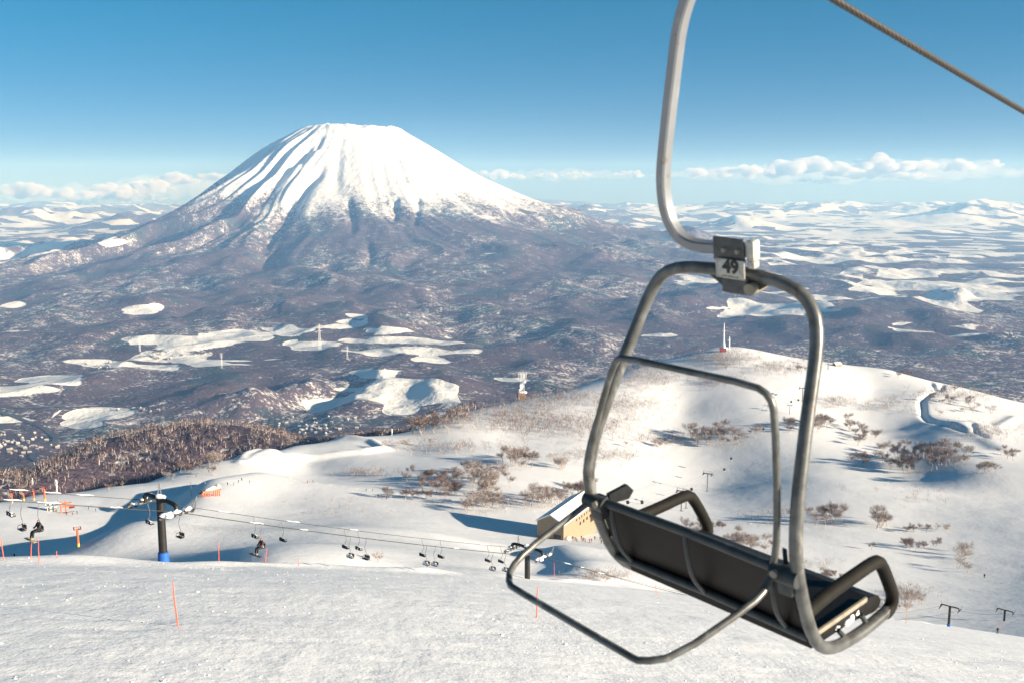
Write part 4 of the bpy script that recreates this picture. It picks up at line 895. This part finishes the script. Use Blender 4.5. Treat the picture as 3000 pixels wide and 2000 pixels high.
# ------------------------------------------------------------------ bare birches
M['bark'] = plain('pale_birch_bark', (0.42, 0.36, 0.31), 0.8, 0.0, 0.25, 2.0)
M['twig'] = plain('red_brown_twigs', (0.115, 0.058, 0.042), 0.85, 0.0, 0.3, 0.8)
M['frost'] = plain('frosted_twigs', (0.50, 0.45, 0.42), 0.85, 0.0, 0.15, 1.0)
def make_tree(seed, h, spread, frost, ntw):
    rd = random.Random(seed); tr = MB(); tips = []
    def limb(p, d, L, r, lev):
        pts = [p]; q = p.copy(); dd = d.copy()
        for i in range(3):
            dd = (dd + Vector((rd.uniform(-.28, .28), rd.uniform(-.28, .28), rd.uniform(-.05, .22)))).normalized(); q = q + dd * (L / 3); pts.append(q.copy())
        tr.tube(pts, [r, r * .8, r * .6, r * .35], 4 if lev else 5, cap=False)
        if lev >= 2: tips.extend([(pts[1], dd), (pts[2], dd), (pts[3], dd)]); return
        for k in range(4 if lev == 0 else 3):
            t = rd.uniform(.35, 1.0); a = rd.uniform(0, 6.28); b = pts[1].lerp(pts[3], t)
            nd = Vector((math.cos(a) * spread, math.sin(a) * spread, rd.uniform(.45, .95))).normalized()
            limb(b, nd, L * rd.uniform(.5, .75), r * .5, lev + 1)
        tips.append((pts[3], dd))
    for k in range(rd.choice((1, 2, 2, 3))):
        a = rd.uniform(0, 6.28); limb(Vector((.1 * math.cos(a), .1 * math.sin(a), -.5)), Vector((.3 * math.cos(a), .3 * math.sin(a), 1)).normalized(), h * .55, h * .018, 0)
    V, F, mi = [], [], []
    for i in range(ntw):
        p, d = rd.choice(tips); dd = (d + Vector((rd.uniform(-1, 1), rd.uniform(-1, 1), rd.uniform(-.25, .9)))).normalized(); L = h * rd.uniform(.10, .22)
        q = p + Vector((rd.gauss(0, .05 * h), rd.gauss(0, .05 * h), rd.gauss(0, .04 * h))); w = dd.orthogonal().normalized(); w.rotate(Matrix.Rotation(rd.uniform(0, 6.28), 3, dd)); w *= h * .0052
        k = len(V); V += [q - w, q + w, q + dd * L]; F.append((k, k + 1, k + 2)); mi.append(1 if rd.random() < frost else 0)
    cm = bpy.data.meshes.new('crown'); cm.from_pydata([tuple(v) for v in V], [], F); cm.polygons.foreach_set('material_index', mi); cm.materials.append(M['twig']); cm.materials.append(M['frost']); cm.update()
    tm_ = tr.mesh('trunk'); tm_.materials.append(M['bark']); return tm_, cm
PROT = {'red': [make_tree(s, 8.0, 1.0, .20, 620) for s in (1, 2, 3)], 'mix': [make_tree(s, 8.0, 1.1, .42, 600) for s in (4, 5, 6)], 'pale': [make_tree(s, 7.5, 1.2, .72, 460) for s in (7, 8, 9)], 'bush': [make_tree(s, 4.0, 1.5, .4, 220) for s in (10, 11)]}
CLUMPS = [  # centre u, v, half sizes, how many, kind, height px, where
 (1235,1262,55,14,12,'red',62,'dense birch stand on the left rim of the plateau'),(1335,1258,35,16,7,'mix',60,'birch stand on the rim, right of the densest one'),(1200,1310,60,10,5,'pale',36,'thin row of low birches below the rim stand'),
 (1520,1362,55,14,12,'mix',55,'broad birch clump in the middle of the bowl side'),(1405,1385,32,8,6,'mix',48,'round birch clump left of the broad one'),(1630,1372,35,12,6,'pale',46,'pale birch clump right of the broad one'),
 (1240,1405,60,12,10,'red',34,'reddish birch band above the skiers\' line, upper strip'),(1330,1402,55,8,7,'red',36,'reddish birch band, upper right strip'),(1230,1462,50,8,9,'red',40,'reddish birch strip nearest the skiers\' track'),(1310,1440,60,14,11,'red',46,'reddish birch strip in the heart of the big grove'),
 (1445,1430,55,22,16,'mix',62,'tall pale birch group in the heart of the big grove'),(1420,1492,45,14,9,'mix',54,'birch group at the lower end of the big grove'),(1610,1472,45,16,9,'mix',58,'birches standing behind the hut roof, left'),(1690,1452,45,12,9,'red',48,'birches standing behind the hut roof, right'),
 (2085,1292,62,14,15,'mix',50,'wide birch clump inside the chair frame'),(1920,1312,60,10,6,'pale',30,'thin pale bushes left of the wide clump'),(2210,1268,20,8,3,'mix',36,'few birches at the inner safety bar'),(2320,1255,22,8,5,'red',32,'small birch clump left of the right frame tube'),
 (2412,1256,34,14,10,'mix',50,'birch clump just right of the right frame tube'),(2478,1250,20,8,4,'mix',34,'small birch clump on the lip of the hollow'),(2545,1285,35,14,8,'red',38,'birches at the top of the shaded hollow'),(2545,1355,35,12,6,'red',40,'low birches on the blue floor of the hollow'),
 (2665,1330,55,16,12,'red',48,'birches in the middle of the shaded hollow'),(2770,1352,60,24,18,'mix',58,'thick birch grove at the right of the shaded hollow'),(2640,1375,40,12,9,'red',54,'thick reddish birches at the foot of the hollow'),(2885,1380,40,14,6,'mix',38,'scattered birches right of the hollow'),
 (2960,1350,30,20,5,'mix',36,'birches at the right edge below the track'),(2410,1528,48,10,10,'mix',54,'birch clump beside the right frame tube, lower slope'),(2585,1538,38,12,7,'mix',56,'tall birch clump on the lower slope'),(2680,1555,45,7,7,'red',26,'low reddish birches right of the tall lower clump'),(2760,1558,16,6,3,'pale',26,'pale lone birches at the end of the low row'),
 (2680,1605,70,9,11,'red',34,'long reddish birch row on the lower slope'),(2835,1640,30,22,7,'pale',50,'pale spindly birches near the right, lower slope'),(2060,1565,60,14,10,'red',44,'reddish scrub seen under the left armrest'),(2180,1600,60,16,12,'mix',50,'scrub behind the seat front edge'),(2430,1700,50,10,10,'red',34,'scrub just above the right armrest'),
 (2780,1180,50,10,6,'red',26,'brown scrub between the two snow tracks'),(2850,1205,60,12,6,'pale',30,'thin bushes right of the snow tracks'),(2640,1098,45,5,7,'red',20,'brown scrub fringe on the far crest'),(2860,1140,70,8,6,'red',22,'brown scrub fringe on the far right crest'),(2350,1090,20,8,4,'mix',20,'scrub below the summit, beside the right tube'),
 (560,1385,60,9,7,'red',34,'brown trees on the gully rim, left'),(640,1362,40,9,6,'mix',42,'brown trees on the gully rim with one pale crown'),(330,1432,60,7,5,'red',26,'low trees along the gully rim at left'),(30,1420,40,14,5,'red',36,'brown trees at the left edge above the orange towers'),(480,1400,40,7,4,'pale',26,'pale small trees at the gully rim above the black tower')]
cnt = 0; fore_scrub = []
for cu_, cv_, ru, rv, n, kind, hp_, where in CLUMPS:
    uv = np.array([(cu_ + ru * R_.gauss(0, .62), cv_ + rv * R_.gauss(0, .62)) for _ in range(n)])
    P, ok = hit_many(uv, 180, 1600, 500)
    for p in P:
        tm_, cm = R_.choice(PROT[kind]); h = hp_ / FPX * p[1] * R_.uniform(.7, 1.15); s = h / 8.0
        t = link('birch_tree', None, label='bare birch in the ' + where, cat='tree', group=where); t.location = p; t.rotation_euler = (R_.uniform(-.06, .06), R_.uniform(-.06, .06), R_.uniform(0, 6.28)); t.scale = (s * 1.1, s * 1.1, s)
        link('trunk', tm_, parent=t); link('crown', cm, parent=t); cnt += 1
print('birches', cnt)
# scrub near the run edge on the right
for cu_, cv_, ru, rv, n, kind, hp_, where in [(2610,1790,40,12,7,'bush',34,'bare twiggy bushes between the armrest and the padded tower'),(2670,1775,40,12,6,'bush',44,'tangled bare bushes left of the padded tower'),(1740,1700,40,10,5,'bush',40,'bare bushes right of the snow-capped tower, on the run edge'),(1110,1648,14,4,2,'pale',40,'spindly bush at the run edge under the rope')]:
    uv = np.array([(cu_ + R_.uniform(-ru, ru), cv_ + R_.uniform(-rv, rv)) for _ in range(n)]); P, ok = hit_many(uv, 110, 700, 300)
    for p in P:
        tm_, cm = R_.choice(PROT[kind]); h = hp_ / FPX * p[1] * R_.uniform(.7, 1.15); s = h / (4.0 if kind == 'bush' else 7.5)
        t = link('bare_bush', None, label=where, cat='bush', group=where); t.location = p; t.rotation_euler = (0, 0, R_.uniform(0, 6.28)); t.scale = (s,) * 3
        link('trunk', tm_, parent=t); link('crown', cm, parent=t)
# far woods nobody can count: ridge across the gully, scrub on the bowl sides
def wood(name, P, H, label, seed, nsl=16, frost=.45, wide=1.0, thick=.02):
    r = np.random.default_rng(seed); n = len(P); P = np.asarray(P); H = np.asarray(H)
    base = np.repeat(P, nsl, 0); h = np.repeat(H, nsl); m = len(h)
    a = r.uniform(0, 6.28, m); rad = np.sqrt(r.uniform(0, 1, m)) * .28 * h * wide; z0 = r.uniform(.18, .72, m) * h
    trunk = (np.arange(m) % nsl) < 2
    st = base + np.stack([np.cos(a) * rad * ~trunk, np.sin(a) * rad * ~trunk, np.where(trunk, -.4, z0)], 1)
    d = np.stack([np.cos(a) * .5, np.sin(a) * .5, r.uniform(.3, 1.1, m)], 1); d[trunk] = d[trunk] * [.25, .25, 1] + [0, 0, .6]
    d /= np.linalg.norm(d, axis=1)[:, None]; L = np.where(trunk, .8, r.uniform(.22, .42, m)) * h
    b = r.uniform(0, 6.28, m); w = np.stack([np.cos(b), np.sin(b), np.zeros(m)], 1) * (thick * h)[:, None]
    V = np.empty((m, 3, 3)); V[:, 0] = st - w; V[:, 1] = st + w; V[:, 2] = st + d * L[:, None]
    me = np_mesh(name, V.reshape(-1, 3), np.arange(m * 3).reshape(-1, 3), False)
    for q in (M['twig'], M['frost']): me.materials.append(q)
    me.polygons.foreach_set('material_index', (r.uniform(0, 1, m) < np.where(trunk, .8, frost)).astype(np.int32))
    return link(name, me, kind='stuff', label=label)
r4 = np.random.default_rng(5)
NW = 42000; X = r4.uniform(-1000, 120, NW); Y = r4.uniform(640, 1750, NW); Z = ground_h(X, Y); u, v = to_px(X, Y, Z)
lim = np.interp(u, [-300, 100, 300, 500, 700, 850, 1000, 1150, 1300], [1475, 1452, 1432, 1392, 1347, 1312, 1287, 1272, 1222]); Ylim = np.interp(u, [-300, 100, 300, 500, 700, 850, 1000, 1150, 1300], [560, 565, 610, 670, 745, 800, 850, 880, 960])
k = (fbm(X / 38.0, Y / 46.0, 2) > -.38) & (Y > Ylim + 25) & (u > -250) & (u < 1400) & (r4.uniform(0, 1, NW) < .8)
wood('ridge_wood', np.stack([X, Y, Z], 1)[k], r4.uniform(4, 11.5, k.sum()) * (1 + .25 * perlin(X[k] / 60.0, Y[k] / 60.0)), 'dense brown winter wood on the ridge across the gully', 1, 14, .25, 1.2, .032)
SCRUB = [(1600,1170,190,45,260,18),(1480,1230,120,40,150,22),(1700,1250,170,40,160,22),(1900,1110,90,30,120,16),(2130,1055,110,26,170,14),(2280,1080,70,22,90,14),(1850,1190,120,30,110,16),(2090,1120,90,20,60,13),(1750,1340,150,25,60,22),(1950,1290,120,16,50,20),(1330,1320,120,20,50,22),(1080,1390,60,8,40,18),(1500,1480,140,20,50,20),(980,1500,160,40,60,12),(650,1560,120,30,30,12),(2820,1160,150,25,110,16),(2900,1270,90,25,60,18),(2600,1190,120,22,50,16),(2450,1180,60,22,40,16),(2300,1520,140,30,40,18),(2700,1450,180,40,30,16),(1430,1140,60,20,60,24),(2650,1745,60,20,70,22),(2300,1660,120,20,60,20),(1800,1690,80,14,30,22)]
uv, hh = [], []
for cu_, cv_, ru, rv, n, hp_ in SCRUB:
    for _ in range(n * 2): uv.append((cu_ + r4.normal(0, ru * .55), cv_ + r4.normal(0, rv * .55))); hh.append(hp_ * r4.uniform(.7, 1.5))
P, ok = hit_many(np.array(uv), 180, 1500, 420)
wood('hillside_scrub', P[ok], np.array(hh)[ok] / FPX * P[ok][:, 1], 'scattered frosted scrub over the white hillsides', 2, 24, .35, 1.5, .012)

# ------------------------------------------------------------------ far villages and pylons in the valley
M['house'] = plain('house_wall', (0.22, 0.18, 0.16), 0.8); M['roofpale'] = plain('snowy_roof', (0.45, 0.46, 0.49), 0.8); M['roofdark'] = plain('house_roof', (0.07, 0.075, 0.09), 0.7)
hp0 = None
VILL = [(60,1305,90,32,60,'tiny snow-roofed house in the far village at the left edge'),(930,1255,110,24,46,'tiny snow-roofed house in the far village behind the plateau rim'),(300,1075,60,10,10,'tiny far house among the fields below the volcano, left'),(470,1048,60,8,10,'tiny far house among the fields below the volcano, centre'),(430,1200,60,8,8,'tiny far house in the woods above the near ridge'),(2960,985,50,12,14,'tiny far house on the snowy plain at the right edge')]
for cu_, cv_, ru, rv, n, lab in VILL:
    uv = np.array([(cu_ + R_.gauss(0, ru * .55), cv_ + R_.gauss(0, rv * .55)) for _ in range(n)]); P, ok = hit_many(uv, 1400, 9000, 500)
    for p in P:
        s = R_.uniform(.5, .85) * (1.0 if p[1] < 5000 else 1.4); rz = R_.uniform(-.4, .4) + R_.choice((0, 1.57))
        if hp0 is None:
            t = thing('house', p, lab, 'house', lab + ' group', rz)
            MB().prism([(-5,-3),(5,-3),(5,6),(0,9.5),(-5,6)], (0,1,0), (0,0,1), (1,0,0), 15, (-7.5,0,0)).build('wall', M['house'], t, smooth=False)
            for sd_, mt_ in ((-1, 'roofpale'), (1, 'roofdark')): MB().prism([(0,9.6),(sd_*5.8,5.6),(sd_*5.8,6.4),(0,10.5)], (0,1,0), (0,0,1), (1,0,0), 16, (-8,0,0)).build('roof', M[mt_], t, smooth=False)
            hp0 = t
        else: t = dup(hp0, p, rz, lab, None)
        t['group'] = 'houses: ' + lab[5:40]; t.scale = (s, s, s); t.location = p
def pylon(u, vt, vb, label):
    p = hit(u, vb, 1500, 9000); h = min((vb - vt) / FPX * p.y, 150.0); t = thing('pylon', p, label, 'pylon', None, .3)
    b = lattice(MB(), h, h * .05, h * .012, 6, h * .006).build('lattice', M['rime'], t); b['kind'] = 'stuff'
    for k in (.72, .84, .95): MB().box((0, 0, h * k), (h * .22, h * .012, h * .012)).build('crossarm', M['rime'], t)
for a in ((937,948,1022,'tall pale power pylon standing in the white fields below the volcano'),(1018,1012,1052,'pale power pylon to the right, nearer and lower in the fields'),(650,1032,1078,'faint pale pylon among the valley woods, centre left'),(410,985,1030,'faint pale pylon at the left end of the white fields')): pylon(*a)

# ------------------------------------------------------------------ clouds low over the horizon, beyond the air box
cm_ = bpy.data.materials.new('cloud_vapour'); cm_.use_nodes = True; cn = cm_.node_tree.nodes; cn.clear()
co_ = cn.new('ShaderNodeOutputMaterial'); cv_n = cn.new('ShaderNodeVolumePrincipled'); cv_n.inputs['Color'].default_value = (0.98, 0.98, 0.99, 1); cv_n.inputs['Density'].default_value = 0.0045; cv_n.inputs['Anisotropy'].default_value = 0.0
cm_.node_tree.links.new(cv_n.outputs[0], co_.inputs['Volume'])
def cloud(u, v, w, h, seed, Yc, label):
    rd = random.Random(seed); mb = MB(); c = Vector(px_at(u, v, Yc)); k = Yc / FPX
    for i in range(max(int(w / 5), 8)):
        a = rd.uniform(-1, 1); r = h * k * rd.uniform(.20, .48) * (1 - .55 * a * a)
        mb.blob((a * w * .5 * k, rd.uniform(-.5, .5) * h * k, rd.uniform(-.25, .40) * h * k * (1 - a * a) - .1 * h * k), (r * rd.uniform(1.1, 1.8), r * 1.2, r * rd.uniform(.6, .95)), seed=seed * 31 + i, rough=.3, sub=2)
    me = mb.mesh('cloud'); tmp = bpy.data.objects.new('tmp', me); COL.objects.link(tmp)
    rm = tmp.modifiers.new('remesh', 'REMESH'); rm.mode = 'VOXEL'; rm.voxel_size = h * k * .055; rm.use_smooth_shade = True
    me2 = bpy.data.meshes.new_from_object(tmp.evaluated_get(bpy.context.evaluated_depsgraph_get())); bpy.data.objects.remove(tmp); bpy.data.meshes.remove(me)
    me2.materials.clear(); o = link('cloud', me2, cm_, label=label, cat='cloud', group='clouds low over the horizon'); o.location = c; return o
CL = [(1455,512,70,30),(1510,518,60,18),(1400,508,70,18),(1610,514,80,18),(1690,512,90,20),(1850,510,110,22),(2040,505,60,34),(2130,505,100,30),(2200,500,120,40),(2300,490,90,56),(2380,482,120,46),(2470,498,130,42),(2590,482,170,52),(2700,482,100,44),(2530,512,130,28),(2800,486,110,32),(2920,480,50,24),(2400,528,160,18),(2650,515,180,22),
 (60,556,170,44),(200,570,170,34),(330,560,150,40),(440,548,140,46),(520,525,130,36),(610,515,110,26),(380,580,220,24),(250,592,260,18)]
ORD = ['nearest', 'second', 'third', 'fourth', 'fifth', 'sixth', 'seventh', 'eighth', 'ninth', 'tenth', 'eleventh', 'twelfth', 'thirteenth', 'fourteenth', 'fifteenth', 'sixteenth', 'seventeenth', 'eighteenth', 'farthest']
for i, (u, v, w, h) in enumerate(CL):
    rk = sum(1 for q in CL if (q[0] > 1300) == (u > 1300) and abs(q[0] - 1030) < abs(u - 1030))
    cloud(u, v, w, h, i + 50, 40800 + 900 * (i % 4), ('white cloud right of the volcano, ' if u > 1300 else 'greyish cloud left of the volcano, ') + ORD[rk] + ' from it')

# thin veils of vapour under and between the clouds
vm_ = cm_.copy(); vm_.name = 'cloud_veil'; [nd for nd in vm_.node_tree.nodes if nd.type == 'PRINCIPLED_VOLUME'][0].inputs['Density'].default_value = 0.00045
for i, (u, v, w, h, lab) in enumerate([(2330,508,760,56,'long thin cloud veil under the white clouds at right'),(2760,500,520,60,'thin cloud veil at the far right over the horizon'),(1640,512,560,34,'faint thin cloud veil just right of the volcano'),(180,570,560,52,'thin grey cloud veil at the left edge over the far hills'),(500,548,420,60,'thin grey cloud veil against the left flank of the volcano')]):
    o = cloud(u, v, w, h, 200 + i, 46500 + 1200 * i, lab); o.data.materials.clear(); o.data.materials.append(vm_)
# dark cleared road through the far village at the left
rp_ = [(0,1207),(50,1222),(95,1240),(135,1258),(158,1276),(166,1290),(150,1303),(115,1316),(92,1328),(95,1342),(112,1352)]
RPT = [hit(u, v, 1800, 6000) for u, v in rp_]; RS = smooth_path(RPT, 2); RV, RF = [], []
for i, p in enumerate(RS):
    t_ = (RS[min(i + 1, len(RS) - 1)] - RS[max(i - 1, 0)]).normalized(); nrm = Vector((-t_.y, t_.x, 0)).normalized()
    for s_ in (-1, 1): q = p + nrm * s_ * 9.0; RV.append((q.x, q.y, gz(q.x, q.y) + 2.5))
    if i: RF.append((2 * i - 2, 2 * i - 1, 2 * i + 1, 2 * i))
M['asphalt'] = plain('wet_asphalt', (0.05, 0.055, 0.07), 0.7, 0.0, 0.2, 0.05)
MB().add(RV, RF).build('road', M['asphalt'], kind='structure')

# ------------------------------------------------------------------ the air
bm = bmesh.new(); bmesh.ops.create_cube(bm, size=1.0)
for v in bm.verts: v.co = Vector((v.co.x * 130000.0, 38800.0 if v.co.y > 0 else -1500.0, 840.0 if v.co.z > 0 else -1250.0))
hz_me = bpy.data.meshes.new('haze'); bm.to_mesh(hz_me); bm.free()
hm = bpy.data.materials.new('haze_air'); hm.use_nodes = True; hn = hm.node_tree.nodes; hn.clear()
ho = hn.new('ShaderNodeOutputMaterial'); hv = hn.new('ShaderNodeVolumePrincipled')
hv.inputs['Color'].default_value = (0.25, 0.49, 0.90, 1); hv.inputs['Absorption Color'].default_value = (1, 1, 1, 1); hv.inputs['Density'].default_value = HAZE_DENSITY; hv.inputs['Anisotropy'].default_value = 0.0
hm.node_tree.links.new(hv.outputs[0], ho.inputs['Volume'])
link('haze', hz_me, hm, kind='stuff', label='thin blue air that pales the far country')
